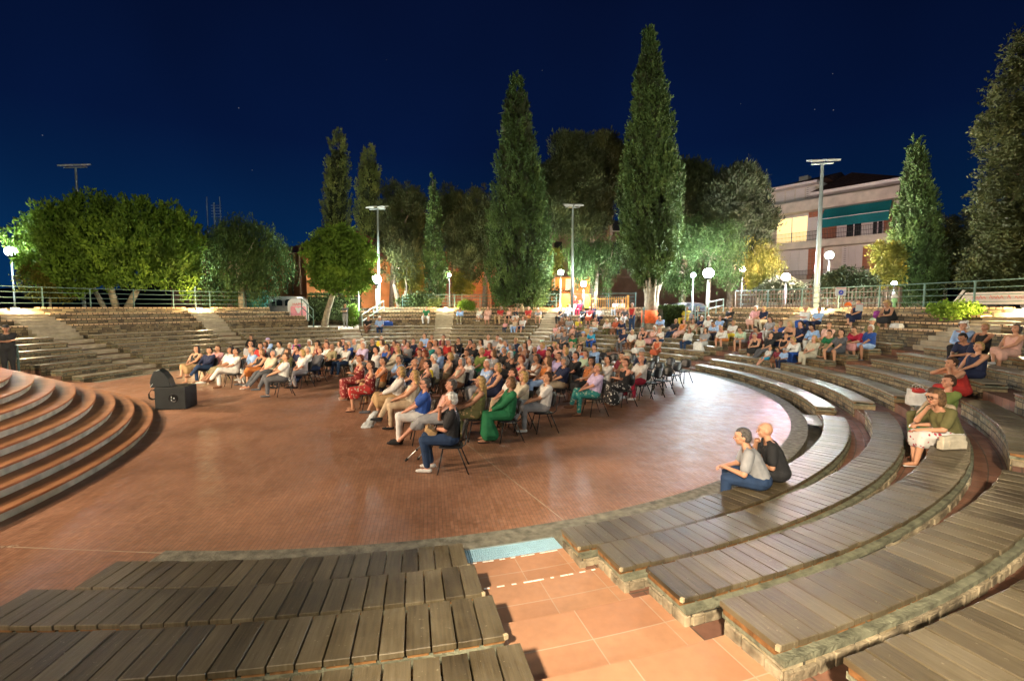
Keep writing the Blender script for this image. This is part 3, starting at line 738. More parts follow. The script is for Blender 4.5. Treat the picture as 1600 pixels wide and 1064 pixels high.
def lobes_tree(name, base, lobes, n, m, label, cat, trunks, bark=BARK, ln=.16, wd=.08, mode='out', group=None, seed=1, limb=.06, fill=.35, cl=24, spread=.17):
    """lobes: (x, y, z, rx, ry, rz) in world; leaf clusters fill each lobe's outer shell"""
    rnd = random.Random(seed); base = Vector(base); o = empty(name, base, label=label, cat=cat, group=group)
    vol = [l[3] * l[5] + l[3] * l[4] for l in lobes]; tot = sum(vol); pts = []; dirs = []
    for l, v in zip(lobes, vol):
        c = Vector(l[:3]) - base
        for _ in range(int(n * v / tot / cl)):
            d = Vector((rnd.gauss(0, 1), rnd.gauss(0, 1), rnd.gauss(0, 1))).normalized()
            rr = 1 - fill * rnd.random() ** 1.5; rr *= 1 + .42 * noise.noise(d * 2.3 + Vector(l[:3]))
            p = c + Vector((d.x * l[3], d.y * l[4], d.z * l[5])) * rr
            if mode == 'up': dd = (Vector((d.x * .5, d.y * .5, .9 + d.z * .4))).normalized()
            elif mode == 'hang': dd = Vector((d.x * .15, d.y * .15, -1))
            else: dd = (d + Vector((0, 0, .35))).normalized()
            ext = {'up': .95, 'hang': 1.35}.get(mode, .25) * rnd.uniform(.5, 1.2)
            if mode == 'up': p = p - dd * ext * .75; p.z -= .25
            for j in range(cl):
                h_ = rnd.random(); s = spread * (1 - .6 * h_)
                pts.append(p + dd * h_ * ext + Vector((rnd.gauss(0, s), rnd.gauss(0, s), rnd.gauss(0, s * .5)))); dirs.append(dd if mode != 'out' else Vector((rnd.gauss(0, 1), rnd.gauss(0, 1), rnd.gauss(0, 1))).normalized())
    leaves(pts, dirs, ln, wd, 'crown', m, o, rnd)
    for ti, t in enumerate(trunks):
        q = [Vector(p) - base for p, r in t]; MB().tube(q, [r for p, r in t], 9).build('trunk', bark, o, True)
        tip = q[-1]; b = MB()
        for l in lobes[ti::len(trunks)]:
            c = Vector(l[:3]) - base; mid = (tip + c) / 2 + Vector((rnd.gauss(0, .2), rnd.gauss(0, .2), -.2))
            b.tube([tip, mid, c], [t[-1][1] * .75, limb, limb * .4], 6)
        if b.v: b.build('limb', bark, o, True)
    return o
def lob(px, py, Y, wpx, hpx, dep=None):
    c = PY(px, py, Y); rx = wpx / F * Y / 2; return (c.x, c.y, c.z, rx, dep or rx * .9, hpx / F * Y / 2)
def G(px, Y, z): c = PY(px, 480, Y); return Vector((c.x, c.y, z))
# broad carob at the left: one wide crown on several stems
Y = 30.5
lb = [lob(px, py, Y + dy, w_, h_) for px, py, w_, h_, dy in ((50, 372, 62, 84, .5), (88, 350, 66, 86, -.5), (130, 338, 70, 84, .3), (150, 372, 80, 80, -1.5), (178, 345, 66, 84, .5), (215, 348, 66, 82, -.4), (258, 355, 70, 84, .4), (292, 372, 44, 84, 0),
      (70, 412, 70, 60, -.6), (118, 410, 80, 66, -1.6), (165, 408, 70, 62, -1.8), (215, 402, 76, 70, -1.7), (262, 402, 70, 70, -1.0), (290, 420, 40, 60, -.5), (100, 372, 80, 70, -1.6), (205, 372, 90, 70, -1.8))]
lobes_tree('carob_tree', G(188, Y, PLAT), lb, 60000, L_CAROB, 'broad bright green tree with several stems, far left', 'tree', [[(G(183, Y, PLAT - .2), .22), (G(176, Y, 3.6), .19), (G(170, Y, 5.2), .15)], [(G(196, Y, PLAT - .2), .22), (G(212, Y, 3.6), .19), (G(230, Y, 4.3), .16), (G(226, Y, 5.5), .14)], [(G(165, Y + .5, PLAT - .2), .15), (G(150, Y + .5, 3.8), .13), (G(140, Y + .5, 4.8), .1)]], ln=.25, wd=.12, mode='up', seed=11, spread=.17, cl=28, limb=.05)
lb = [lob(px, py, 29.5, w_, h_) for px, py, w_, h_ in ((62, 440, 50, 50), (85, 428, 50, 40), (98, 455, 40, 30))]
lobes_tree('young_tree', G(78, 29.5, PLAT), lb, 5000, L_YEL, 'small yellowish green tree below the broad left tree', 'tree', [[(G(79, 29.5, PLAT - .1), .07), (G(79, 29.5, 4), .05)]], ln=.18, wd=.08, seed=12)
# pepper tree
Y = 33
lb = [lob(px, py, Y, w_, h_) for px, py, w_, h_ in ((372, 352, 60, 50), (345, 372, 66, 60), (400, 372, 70, 60), (430, 400, 54, 80), (330, 410, 60, 90), (372, 400, 80, 80), (400, 425, 60, 60), (345, 440, 50, 50))]
lobes_tree('pepper_tree', G(382, Y, PLAT), lb, 26000, L_PEP, 'weeping dark green tree in front of the orange hall', 'tree', [[(G(379, Y, PLAT - .2), .25), (G(378, Y, 4.2), .19), (G(374, Y, 6.0), .13)]], mode='hang', ln=.24, wd=.07, seed=13)
# leaning round tree
Y = 32
lb = [lob(px, py, Y, w_, h_) for px, py, w_, h_ in ((505, 398, 52, 62), (530, 384, 56, 56), (556, 400, 50, 62), (515, 425, 56, 56), (545, 432, 60, 50), (530, 408, 70, 60))]
lobes_tree('leaning_tree', G(504, Y, 1.2), lb, 26000, L_CAROB, 'round green tree on a leaning pale trunk near the standing man', 'tree', [[(G(504, Y, 1.0), .24), (G(511, Y, 2.4), .19), (G(520, Y, 3.5), .16), (G(528, Y, 4.4), .13)]], mode='out', ln=.26, wd=.13, seed=14, cl=20, spread=.2)
# pines behind
def pine(px, py, w_, h_, Y, n, label, seed, tx=None, m=L_PINE, bark=BARKD, cat='pine tree'):
    rnd = random.Random(seed); lb = []
    k = 30
    for i in range(k):
        a = rnd.uniform(0, 2 * PI); rr = math.sqrt(rnd.random())
        lb.append(lob(px + w_ * .36 * rr * math.cos(a), py + h_ * .36 * rr * math.sin(a), Y + rnd.uniform(-2, 2), w_ * rnd.uniform(.26, .44), w_ * rnd.uniform(.24, .42)))
    tx = tx or px
    return lobes_tree('pine_tree', G(tx, Y, PLAT), lb, n, m, label, cat, [[(G(tx, Y, PLAT - .2), .28), (G(tx + 2, Y, PY(0, py + h_ * .45, Y).z), .2), (G(px, Y, PY(0, py + h_ * .1, Y).z), .14)]], bark, ln=.34, wd=.09, mode='up', group='dark umbrella pines behind the terrace', seed=seed, limb=.09, spread=.26, cl=30)
pine(628, 350, 92, 160, 46, 36000, 'dark pine right of the paired cypresses', 21, 612)
pine(742, 358, 104, 150, 44, 42000, 'pine with a bare reddish trunk left of the broad cypress', 22, 757)
pine(708, 335, 70, 110, 50, 16000, 'faint dark pine top behind the bare trunked pine', 27)
pine(903, 290, 122, 205, 40, 60000, 'tall dark pine between the two tallest cypresses', 23, 925)
pine(950, 265, 80, 150, 42, 24000, 'dark pine top touching the giant cypress on the left', 24, 950)
pine(1075, 300, 130, 190, 41, 56000, 'dark pine directly right of the giant cypress', 25, 1065)
pine(1150, 328, 122, 165, 36, 52000, 'broad pine overlapping the apartment block', 26, 1140, L_DARK)
# hanging trees along the terrace
def hang(px, py, w_, h_, Y, n, label, seed, m=L_PEP, zb=PLAT):
    rnd = random.Random(seed)
    lb = [lob(px + rnd.uniform(-.36, .36) * w_, py + rnd.uniform(-.35, .1) * h_, Y + rnd.uniform(-1, 1), w_ * rnd.uniform(.35, .55), h_ * rnd.uniform(.3, .45)) for i in range(8)]
    return lobes_tree('hanging_tree', G(px, Y, zb), lb, n, m, label, 'tree', [[(G(px, Y, zb - .2), .16), (G(px + 3, Y, PY(0, py, Y).z), .11)]], mode='hang', ln=.22, wd=.06, seed=seed, group='weeping trees along the terrace')
hang(930, 415, 80, 110, 35, 13000, 'weeping green tree left of the giant cypress', 31)
hang(1105, 400, 110, 130, 33.5, 17000, 'weeping tree behind the very bright lamp', 32)
hang(1185, 410, 80, 110, 34, 12000, 'weeping tree behind the pink lamp', 33, L_YEL)
hang(640, 430, 60, 70, 41, 8000, 'weeping tree left of the narrow cypress', 34, L_YEL)
hang(1065, 425, 60, 80, 36, 7000, 'weeping tree beside the giant cypress trunk', 35)
# olive
lb = [lob(px, py, 38.5, w_, h_) for px, py, w_, h_ in ((612, 412, 40, 50), (636, 418, 36, 46), (624, 398, 40, 30))]
lobes_tree('olive_tree', G(624, 38.5, 2.2), lb, 5000, L_PINE, 'gnarled small tree in front of the pinkish lamp', 'tree', [[(G(628, 38.5, 2.0), .3), (G(622, 38.5, 3.3), .22), (G(616, 38.5, 4.6), .13)], [(G(626, 38.5, 2.4), .2), (G(636, 38.5, 4.2), .12)]], bark=BARKD, seed=41, ln=.2, wd=.06)
# yellow lit foliage
for px, py, w_, h_, Y_, lab, sd in ((722, 442, 30, 34, 45, 'amber lit shrub behind the far railing', 42), (866, 408, 22, 40, 42, 'amber lit foliage right of the broad cypress', 43), (1386, 415, 38, 70, 28, 'yellow green lit tree left of the lone cypress', 44), (1476, 400, 66, 80, 29, 'yellow lit tree right of the lone cypress', 45)):
    lb = [lob(px + dx * w_, py + dy * h_, Y_, w_ * .6, h_ * .42) for dx, dy in ((-.2, -.25), (.2, -.2), (0, .05), (-.15, .28), (.2, .25))]
    lobes_tree('lit_tree', G(px, Y_, PLAT), lb, 5200, L_YEL, lab, 'tree', [[(G(px, Y_, PLAT), .09), (G(px, Y_, PY(0, py + h_ * .3, Y_).z), .07)]], seed=sd, ln=.2, wd=.1)
# right edge: big dark olive green tree and thicket
Y = 24
lb = [lob(px, py, Y + dy, w_, h_) for px, py, w_, h_, dy in ((1612, 90, 60, 90, 0), (1595, 150, 70, 90, .5), (1580, 205, 84, 90, 0), (1600, 265, 100, 90, .5), (1578, 320, 90, 90, -.5), (1610, 350, 90, 100, 0), (1590, 395, 110, 90, 0), (1625, 200, 80, 120, 0), (1555, 350, 50, 60, 0), (1570, 430, 110, 70, .4))]
lobes_tree('tall_oak', G(1612, Y, PLAT), lb, 52000, L_CYP2, 'huge olive green tree filling the right edge', 'tree', [[(G(1612, Y, PLAT - .2), .4), (G(1610, Y, 7), .3), (G(1605, Y, 12), .18)]], seed=51, ln=.19, wd=.09, cl=16, spread=.2)
for px, py, w_, h_, Y_, lab, sd, m_ in ((1510, 385, 70, 110, 28, 'dark bushy tree between the lone cypress and the right edge', 52, L_DARK), (1545, 415, 80, 90, 27, 'lower dark tree behind the right railing', 53, L_DARK), (1475, 375, 50, 70, 31, 'dark tree just right of the lone cypress', 54, L_PINE),
        (1320, 442, 90, 44, 27, 'rounded dark bush in front of the apartment block', 55, L_DARK), (1218, 452, 66, 34, 31, 'rounded dark bush under the magenta lamp', 56, L_DARK), (655, 470, 60, 24, 38, 'dark shrub behind the far left of the centre railing', 57, L_HEDGE), (830, 455, 110, 40, 42, 'dark shrubs behind the far centre railing', 58, L_DARK)):
    lb = [lob(px + dx * w_, py + dy * h_, Y_, w_ * .55, h_ * .55) for dx, dy in ((-.25, .1), (.25, .05), (0, -.2), (-.05, .25), (.2, .28))]
    lobes_tree('dark_bush', G(px, Y_, PLAT), lb, 7000, m_, lab, 'bush', [[(G(px, Y_, PLAT - .1), .1), (G(px, Y_, PY(0, py, Y_).z), .07)]], bark=BARKD, seed=sd, ln=.2, wd=.09)
# hedges and planters
def hedge(p, q, h, th, label, n, m=L_HEDGE, seed=1, zb=1.22):
    p = Vector(p); q = Vector(q); rnd = random.Random(seed); o = empty('hedge', (p + q) / 2, label=label, cat='hedge'); d = q - p; u = Vector((-d.y, d.x, 0)).normalized()
    pts = []; dirs = []
    for _ in range(n):
        t = rnd.random(); s = rnd.choice((-1, 1, 0)); zz = rnd.random() * h if s else h
        off = u * (s * th / 2 if s else rnd.uniform(-th / 2, th / 2)); nn = u * s if s else Vector((0, 0, 1))
        pts.append(p + d * t + off + Vector((0, 0, zz)) + Vector((rnd.gauss(0, .05),) * 3) - o.location); dirs.append(nn)
    leaves(pts, dirs, .14, .09, 'foliage', m, o, rnd)
    MB().bar(p + Vector((0, 0, h * .47)) - o.location, q + Vector((0, 0, h * .47)) - o.location, th * .85, h * .92).build('inner_branches', L_DARK, o)
hedge(PY(486, 500, 38) * 1, PY(562, 500, 38), 2.0, 1.2, 'long dark hedge behind the standing man', 6000, seed=3)
for o in list(bpy.data.objects):
    pass
hedge(PY(1032, 505, 29.5), PY(1068, 505, 29.5), .95, 1.0, 'low dark hedge right of the giant cypress trunk', 3500, seed=4)
def planter(px, py, Y, w_, h_, label, seed):
    lb = [lob(px + dx * w_, py + dy * h_, Y, w_ * .5, h_ * .8) for dx, dy in ((-.28, .1), (0, -.1), (.28, .1))]
    lobes_tree('planter_shrub', PY(px, py + h_ * .5, Y), lb, 2600, L_CAROB, label, 'plant', [[(PY(px, py + h_ * .6, Y), .03), (PY(px, py, Y), .02)]], seed=seed, ln=.12, wd=.07, cl=8)
planter(729, 477, 36.2, 18, 9, 'small pale green shrub on the far wall beside the railing', 5)
planter(1492, 485, 17.3, 52, 10, 'trailing green plant spilling over the right wall', 6)
planter(551, 492, 34, 10, 30, 'pale lit plant at the right side of the entrance', 7)
# ================================================================ buildings
PLASTER = mat('pale_plaster', (.50, .45, .39), .9, var=.15, scale=1.5, bump=.1)
PALEP = mat('pale_shutter_paint', (.62, .58, .58), .7, var=.08)
REDB = brick_mat('red_facing_brick', (.27, .085, .045), (.35, .12, .065), (.22, .15, .12), .25, .075, .008, .85, vec='wall', var=.2)
ROOFT = brick_mat('brown_roof_tiles', (.075, .035, .026), (.115, .055, .04), (.02, .012, .01), .22, .32, .03, .85, vec='wall', var=.3, bump=.8)
ORANGE = mat('orange_plaster', (.52, .20, .07), .9, var=.2, scale=1.2, bump=.1)
GLASSD = mat('dark_window_glass', (.02, .022, .028), .1, var=.1)
AWN = mat('teal_awning', (.0, .13, .15), .8, var=.12)
IRON = mat('balcony_iron', (.05, .045, .045), .5, metal=.5, var=.1)
LITW = emat('lit_room', (1, .80, .38), .95)
class Facade:
    """vertical plane through two ground points; places boxes by what the photograph shows of the facade"""
    def __init__(s, a, b): s.a = Vector((a[0], a[1], 0)); s.d = (Vector((b[0], b[1], 0)) - s.a).normalized(); s.n = Vector((s.d.y, -s.d.x, 0)); s.rz = math.atan2(s.d.y, s.d.x)
    def uv(s, px, py):
        x = (px - 800) / F; y = -(py - 532) / F; dr = Vector((x, math.cos(PIT) + y * math.sin(PIT), -math.sin(PIT) + y * math.cos(PIT)))
        t = (s.a.dot(s.n)) / dr.dot(s.n); p = dr * t; return (p - s.a).dot(s.d), H + p.z
    def box(s, b, u0, u1, z0, z1, f0, f1, mi=0):
        """box between facade offsets f0 (behind) and f1 (in front, towards the viewer)"""
        c = s.a + s.d * ((u0 + u1) / 2) + s.n * ((f0 + f1) / 2); c.z = (z0 + z1) / 2
        return b.box(c, (abs(u1 - u0), abs(f1 - f0), abs(z1 - z0)), s.rz, mi)
    def pbox(s, b, x0, y0, x1, y1, f0, f1):
        u0, z1 = s.uv(x0, y0); u1, z0 = s.uv(x1, y1); return s.box(b, u0, u1, z0, z1, f0, f1)
A = PY(1190, 480, 56); B = PY(1396, 480, 46.2)
fa = Facade(A, B); fa.n = -fa.n if fa.n.y > 0 else fa.n
W_ = (Vector((B.x, B.y, 0)) - Vector((A.x, A.y, 0))).length
ap = empty('apartment_block', (0, 0, 0), label='apartment block with one lit window and a teal awning', cat='apartment block')
zroof = fa.uv(1300, 305)[1]
fa_ = fa
b = MB(); fa.box(b, 0, W_, 0, zroof, -12, -.01); b.build('wall', PLASTER, ap)
# brick panels
for x0, y0, x1, y1 in ((1264, 331, 1289, 372), (1208 - 6, 391, 1211, 470), (1262, 389, 1285, 436), (1347, 386, 1364, 420), (1290, 345, 1396, 374), (1262, 445, 1278, 470), (1365, 386, 1394, 425)):
    b = MB(); fa.pbox(b, x0, y0, x1, y1, 0, .03); b.build('brick_panel', REDB, ap)
# balcony slabs with parapets and iron rails
for x0, y0, x1, y1, dep, rh in ((1196, 377, 1401, 388, 1.3, .95), (1183, 436, 1396, 444, 1.2, .95)):
    u0 = -.4; u1 = W_ + .1; z1 = fa.uv(1300, (y0 + (-2 if y0 < 400 else 0)))[1]; z0 = z1 - (.75 if y0 < 400 else .62)
    b = MB(); fa.box(b, u0, u1, z0, z1, .0, dep); s = b.build('balcony_slab', PLASTER, ap)
    b = MB(); n = int((u1 - u0) / .14)
    for i in range(n + 1): u = u0 + (u1 - u0) * i / n; fa.box(b, u - .011, u + .011, z1, z1 + rh, dep - .08, dep - .06)
    for hh in (.08, .5, rh): fa.box(b, u0, u1, z1 + hh, z1 + hh + .035, dep - .09, dep - .05)
    b.build('balcony_rail', IRON, s)
# cornice under the roof
z = fa.uv(1300, 322)[1]
b = MB(); fa.box(b, -.5, W_ + .25, z - .35, z + .75, 0, 1.35); b.build('cornice', PLASTER, ap)
b = MB(); fa.box(b, W_ * .42, W_ + .45, z + 1.15, z + 1.45, -.4, 1.5); b.build('eaves_board', PALEP, ap)
# windows
def win(x0, y0, x1, y1, pane, name='window', bars=1, frame=PALEP):
    u0, z1 = fa.uv(x0, y0); u1, z0 = fa.uv(x1, y1); b = MB()
    for a_, b_, c_, d_ in ((u0, u0 + .09, z0, z1), (u1 - .09, u1, z0, z1), (u0 + .09, u1 - .09, z1 - .09, z1), (u0 + .09, u1 - .09, z0, z0 + .07)): fa.box(b, a_, b_, c_, d_, .0, .10)
    for i in range(bars): u = u0 + (u1 - u0) * (i + 1) / (bars + 1); fa.box(b, u - .05, u + .05, z0 + .07, z1 - .09, .0, .09)
    f = b.build(name, frame, ap); b = MB(); fa.box(b, u0 + .05, u1 - .05, z0 + .03, z1 - .04, .02, .055); b.build('pane', pane, f); return f
win(1214, 343, 1262, 382, LITW, 'lit_window')
b = MB(); u0, z1 = fa.uv(1224, 347); u1, z0 = fa.uv(1258, 378)
SHUT = brick_mat('louvred_shutter', (.60, .56, .56), (.64, .60, .60), (.32, .30, .30), 4, .11, .02, .7, vec='wall', var=.06, bump=.5)
def shut(x0, y0, x1, y1, n=2):
    u0, z1 = fa.uv(x0, y0); u1, z0 = fa.uv(x1, y1); w1 = (u1 - u0) / n
    for i in range(n):
        b = MB(); fa.box(b, u0 + w1 * i + .02, u0 + w1 * (i + 1) - .02, z0, z1, .035, .09); b.build('shutter', SHUT, ap)
shut(1263, 341, 1276, 380, 1); shut(1209, 391, 1262, 430, 4); shut(1316, 386, 1347, 424, 3)
win(1322, 347, 1347, 372, GLASSD); win(1363, 346, 1380, 370, GLASSD); b = MB(); fa.pbox(b, 1308, 348, 1321, 374, .035, .06); fa.pbox(b, 1348, 348, 1362, 374, .035, .06); b.build('pale_panel', PALEP, ap)
win(1226, 444, 1258, 462, GLASSD)
# awning
u0 = fa.uv(1291, 330)[0]; u1 = fa.uv(1396, 330)[0]; z1 = z - .36; z0 = z1 - 2.0
p = [fa.a + fa.d * u + fa.n * f + Vector((0, 0, zz)) for u, f, zz in ((u0, .5, z1), (u1, .5, z1), (u1, 1.3, z0 + .9), (u0, 1.3, z0 + .9), (u1, 1.33, z0), (u0, 1.33, z0))]
b = MB(); b.add(p, [(0, 1, 2, 3), (3, 2, 4, 5)]); q = [v + fa.n * .03 for v in p]; b.add(q, [(3, 2, 1, 0), (5, 4, 2, 3)]); aw = b.build('awning', AWN, ap)
b = MB(); fa.box(b, u0, u1, z0 + .87, z0 + .93, 1.3, 1.36); b.build('awning_bar', PALEP, aw)
# attic and tiled roof
b = MB(); fa.box(b, .2, W_ * .42, z + .75, z + 2.9, -3, -.9); b.build('attic_wall', PLASTER, ap)
b = MB(); fa.box(b, 0, W_ * .43, z + 2.7, z + 3.0, -3.4, .2); b.build('attic_cornice', PALEP, ap)
for i in range(4):
    b = MB(); fa.box(b, .8 + i * 1.05, 1.7 + i * 1.05, z + 1.3, z + 2.6, -.9, -.84); b.build('shutter', SHUT, ap)
def fp(u, f, zz): return fa.a + fa.d * u + fa.n * f + Vector((0, 0, zz))
zr = z + 1.45
b = MB(); vs = [fp(W_ * .42, 1.6, zr), fp(W_ + .6, 1.6, zr), fp(W_ + .6, -12.5, zr), fp(W_ * .42, -12.5, zr), fp(W_ * .58, -4, zr + 2.6), fp(W_ * .60, -7, zr + 2.6)]
b.add(vs, [(0, 1, 4), (1, 2, 5, 4), (2, 3, 5), (3, 0, 4, 5), (3, 2, 1, 0)]); b.build('tiled_roof', ROOFT, ap)
b = MB(); vs = [fp(-.6, .2, z + 3.0), fp(W_ * .5, .2, z + 3.0), fp(W_ * .5, -12, z + 3.0), fp(-.6, -12, z + 3.0), fp(W_ * .2, -6, z + 4.5), fp(W_ * .45, -6, z + 4.8)]
b.add(vs, [(0, 1, 5, 4), (1, 2, 5), (2, 3, 4, 5), (3, 0, 4), (3, 2, 1, 0)]); b.build('tiled_roof', ROOFT, ap)
b = MB(); c = fp(W_ * .12, -7, 0); b.box((c.x, c.y, z + 4.5), (1, 1, 1.6), fa.rz); b.build('chimney', PLASTER, ap)
b = MB(); fa.box(b, W_ * .3, W_ * .42, z + .8, z + 1.2, -.6, -.3); b.build('planter_box', REDB, ap)

def simple_building(name, x0, Y0_, x1, Y1_, ztop, dep, label, wall, roof=None, wins=(), zroof=1.6, band=None):
    A = PY(x0, 480, Y0_); B = PY(x1, 480, Y1_); f = Facade(A, B); f.n = -f.n if f.n.y > 0 else f.n; Wd = (Vector((B.x, B.y, 0)) - Vector((A.x, A.y, 0))).length
    o = empty(name, (0, 0, 0), label=label, cat='building'); b = MB(); f.box(b, 0, Wd, 0, ztop, -dep, 0); b.build('wall', wall, o)
    if roof:
        b = MB(); g = lambda u, q, zz: f.a + f.d * u + f.n * q + Vector((0, 0, zz))
        b.add([g(-.5, .6, ztop), g(Wd + .5, .6, ztop), g(Wd + .5, -dep - .5, ztop), g(-.5, -dep - .5, ztop), g(Wd * .25, -dep / 2, ztop + zroof), g(Wd * .75, -dep / 2, ztop + zroof)], [(0, 1, 5, 4), (1, 2, 5), (2, 3, 4, 5), (3, 0, 4), (3, 2, 1, 0)]); b.build('tiled_roof', roof, o)
    for (wx0, wy0, wx1, wy1, m_) in wins:
        b = MB(); f.pbox(b, wx0, wy0, wx1, wy1, .02, .06); w = b.build('window', m_, o)
        b = MB(); f.pbox(b, wx0 - 1, wy1, wx1 + 1, wy1 + 1.5, .0, .14); b.build('sill', PALEP, w)
    return o, f
REDROOF = brick_mat('red_roof_tiles', (.20, .06, .035), (.28, .09, .05), (.06, .02, .015), .22, .32, .03, .85, vec='wall', var=.3, bump=.8)
A = PY(392, 480, 46); 
hall, hf = simple_building('orange_hall', 385, 50, 480, 41, 7.4, 14, 'orange walled hall with a red tiled roof behind the weeping tree', ORANGE, REDROOF, (), 3.0)
for x in (449, 458, 470):
    b = MB(); hf.pbox(b, x, 385, x + 2, 460, .03, .2); b.build('pilaster', mat('dark_brown_pilaster', (.12, .06, .035), .8), hall)
simple_building('low_house', 268, 44, 372, 44, 8.2, 9, 'low reddish house behind the broad left tree', mat('reddish_plaster', (.30, .15, .10), .9, var=.25, scale=1.5), REDROOF, ((330, 400, 342, 418, GLASSD), (352, 402, 362, 418, GLASSD)), 1.2)
simple_building('brick_house', 690, 52, 768, 50, 8.8, 10, 'dim red brick house behind the bare trunked pine', REDB, None, ((735, 392, 745, 412, emat('faint_blue_window', (.1, .25, .6), .25)), (708, 396, 720, 408, GLASSD)))
bl, bf = simple_building('long_house', 850, 60, 1200, 62, 12.6, 12, 'long pale apartment house hidden behind the pines', mat('dull_pink_plaster', (.13, .09, .075), .9, var=.2, scale=1), None,
    [(x, y, x + 12, y + 16, GLASSD) for x in range(866, 1190, 30) for y in (345, 378, 412)])
for y in (366, 398, 432):
    b = MB(); bf.pbox(b, 852, y, 1198, y + 4, .0, 1.0); b.build('balcony_slab', mat('dim_balcony', (.2, .15, .13), .9), bl)
simple_building('street_kiosk', 862, 46, 925, 45, 5.6, 4, 'low orange lit building behind the far railing', ORANGE, None, ((884, 436, 896, 452, PALEP),))
YEL = mat('yellow_gate_paint', (.75, .45, .03), .6, var=.1)
for x0, x1, lab in ((877, 890, 'left yellow gate panel behind the far railing'), (913, 923, 'right yellow gate panel beside the orange lit picket fence')):
    p = PY(x0, 480, 34.5); q = PY(x1, 480, 34.5); b = MB(); b.box(((p.x + q.x) / 2, 34.5, PLAT + .5), (q.x - p.x, .06, 1.0)); o = b.build('gate_panel', YEL); tag(o, lab, 'gate')
    b = MB(); n = 5
    for i in range(n): x = p.x + (q.x - p.x) * (i + .5) / n; b.box((x, 34.46, PLAT + .5), (.03, .03, .96))
    b.build('batten', YEL, o)
# antenna masts on the low house
an = empty('antenna_mast', PY(335, 352, 46), label='pair of antenna masts on the roof behind the broad tree', cat='antenna')
b = MB()
zt = PY(335, 308, 46).z - an.location.z
for dx in (-.62, .62): b.bar((dx, 0, -.8), (dx, 0, zt), .05)
b.bar((.05, 0, -.8), (.05, 0, zt * .8), .09); b.build('mast', GALV, an)
b = MB()
for i in range(5): zz = zt * (.3 + .1 * i); b.bar((-.25, 0, zz), (.75, 0, zz), .03)
b.build('aerial', GALV, an)
# long hill in the far distance
hl = MB(); vs = []; fs = []; rnd = random.Random(5)
for i in range(81):
    a = R(20 + 140 * i / 80); r = 420; hh = 22 + 16 * noise.noise(Vector((i * .13, 2, 0))) + 10 * noise.noise(Vector((i * .5, 7, 0))) + (26 if i < 25 else 0) * (1 - i / 25)
    vs += [(r * math.cos(a), r * math.sin(a), 0), ((r + 60) * math.cos(a), (r + 60) * math.sin(a), hh), ((r + 200) * math.cos(a), (r + 200) * math.sin(a), 0)]
for i in range(80): fs += [(3 * i, 3 * i + 1, 3 * i + 4, 3 * i + 3), (3 * i + 1, 3 * i + 2, 3 * i + 5, 3 * i + 4)]
hl.add(vs, fs); tag(hl.build('hill', mat('dark_wooded_hill', (.02, .028, .02), 1, scale=.05)), kind='structure')
# ================================================================ vehicles and street things
CARM = mat('dull_car_paint', (.035, .028, .025), .7, var=.05, spec=.1); TYRE = mat('tyre', (.02, .02, .02), .8); BLK = mat('black_plastic', (.009, .010, .011), .55, var=.2, spec=.25)
def car(px, Y, z, label):
    c = PY(px, 480, Y); o = empty('parked_car', (c.x, Y, z), 0, label=label, cat='car')
    side = [(-2.1, .35), (-2.12, .62), (-1.95, .78), (-1.15, .92), (-.35, 1.38), (.6, 1.44), (1.25, 1.36), (1.85, .95), (2.1, .85), (2.12, .38)]
    n = len(side); vs = []
    for x, zz in side: t = .78 if zz < 1 else .64; vs += [(x, -t, zz), (x, t, zz)]
    fs = [(2 * i, 2 * i + 1, 2 * ((i + 1) % n) + 1, 2 * ((i + 1) % n)) for i in range(n)] + [tuple(2 * i for i in range(n))[::-1], tuple(2 * i + 1 for i in range(n))]
    bd = MB().add(vs, fs).build('body', CARM, o)
    for sy in (-1, 1):
        MB().add([(-1.0, sy * .80, .96), (-.30, sy * .68, 1.33), (.15, sy * .68, 1.36), (.15, sy * .80, .96)], [(0, 1, 2, 3)]).build('side_window', GLASSD, o)
        MB().add([(.22, sy * .80, .96), (.22, sy * .68, 1.36), (1.15, sy * .68, 1.30), (1.6, sy * .80, .98)], [(0, 1, 2, 3)]).build('side_window', GLASSD, o)
    MB().add([(-1.17, -.66, .935), (-1.17, .66, .935), (-.37, .58, 1.385), (-.37, -.58, 1.385)], [(0, 1, 2, 3)]).build('windscreen', GLASSD, o)
    for x in (-1.35, 1.35):
        for sy in (-.72, .72):
            M = Matrix.Translation((x, sy, .33)) @ Matrix.Rotation(PI / 2, 4, 'X')
            b = MB(); b.lathe([(.2, -.11), (.32, -.1), (.33, 0), (.32, .1), (.2, .11)]); b.v = [tuple(M @ Vector(v)) for v in b.v]; wl = b.build('wheel', TYRE, o, True)
            b = MB(); b.lathe([(.01, -.115), (.19, -.115), (.19, .115), (.01, .115)], n=10); b.v = [tuple(M @ Vector(v)) for v in b.v]; b.build('rim', GALV, wl)
    for sy in (-.55, .55): MB().box((-2.1, sy, .66), (.08, .3, .13)).build('headlight', PALEP, o)
    return o
car(1063, 33, 1.62, 'parked car behind the low hedge, its bonnet catching orange light')
def text(s, loc, size, m, parent, rot=(PI / 2, 0, 0), name='lettering', ext=.004):
    cu = bpy.data.curves.new('t', 'FONT'); cu.body = s; cu.size = size; cu.extrude = ext; cu.align_x = 'CENTER'
    t = bpy.data.objects.new('t', cu); C.objects.link(t); bpy.context.view_layer.update()
    me = bpy.data.meshes.new_from_object(t.evaluated_get(bpy.context.evaluated_depsgraph_get())); bpy.data.objects.remove(t)
    me.materials.clear(); o = new_obj(name, me, m, parent); o.location = loc; o.rotation_euler = rot; return o
REDP = mat('red_lettering', (.55, .03, .03), .6); WHITEP = mat('white_paint', (.48, .46, .44), .5, var=.06); PINK = mat('pink_panel', (.62, .22, .26), .6, var=.1)
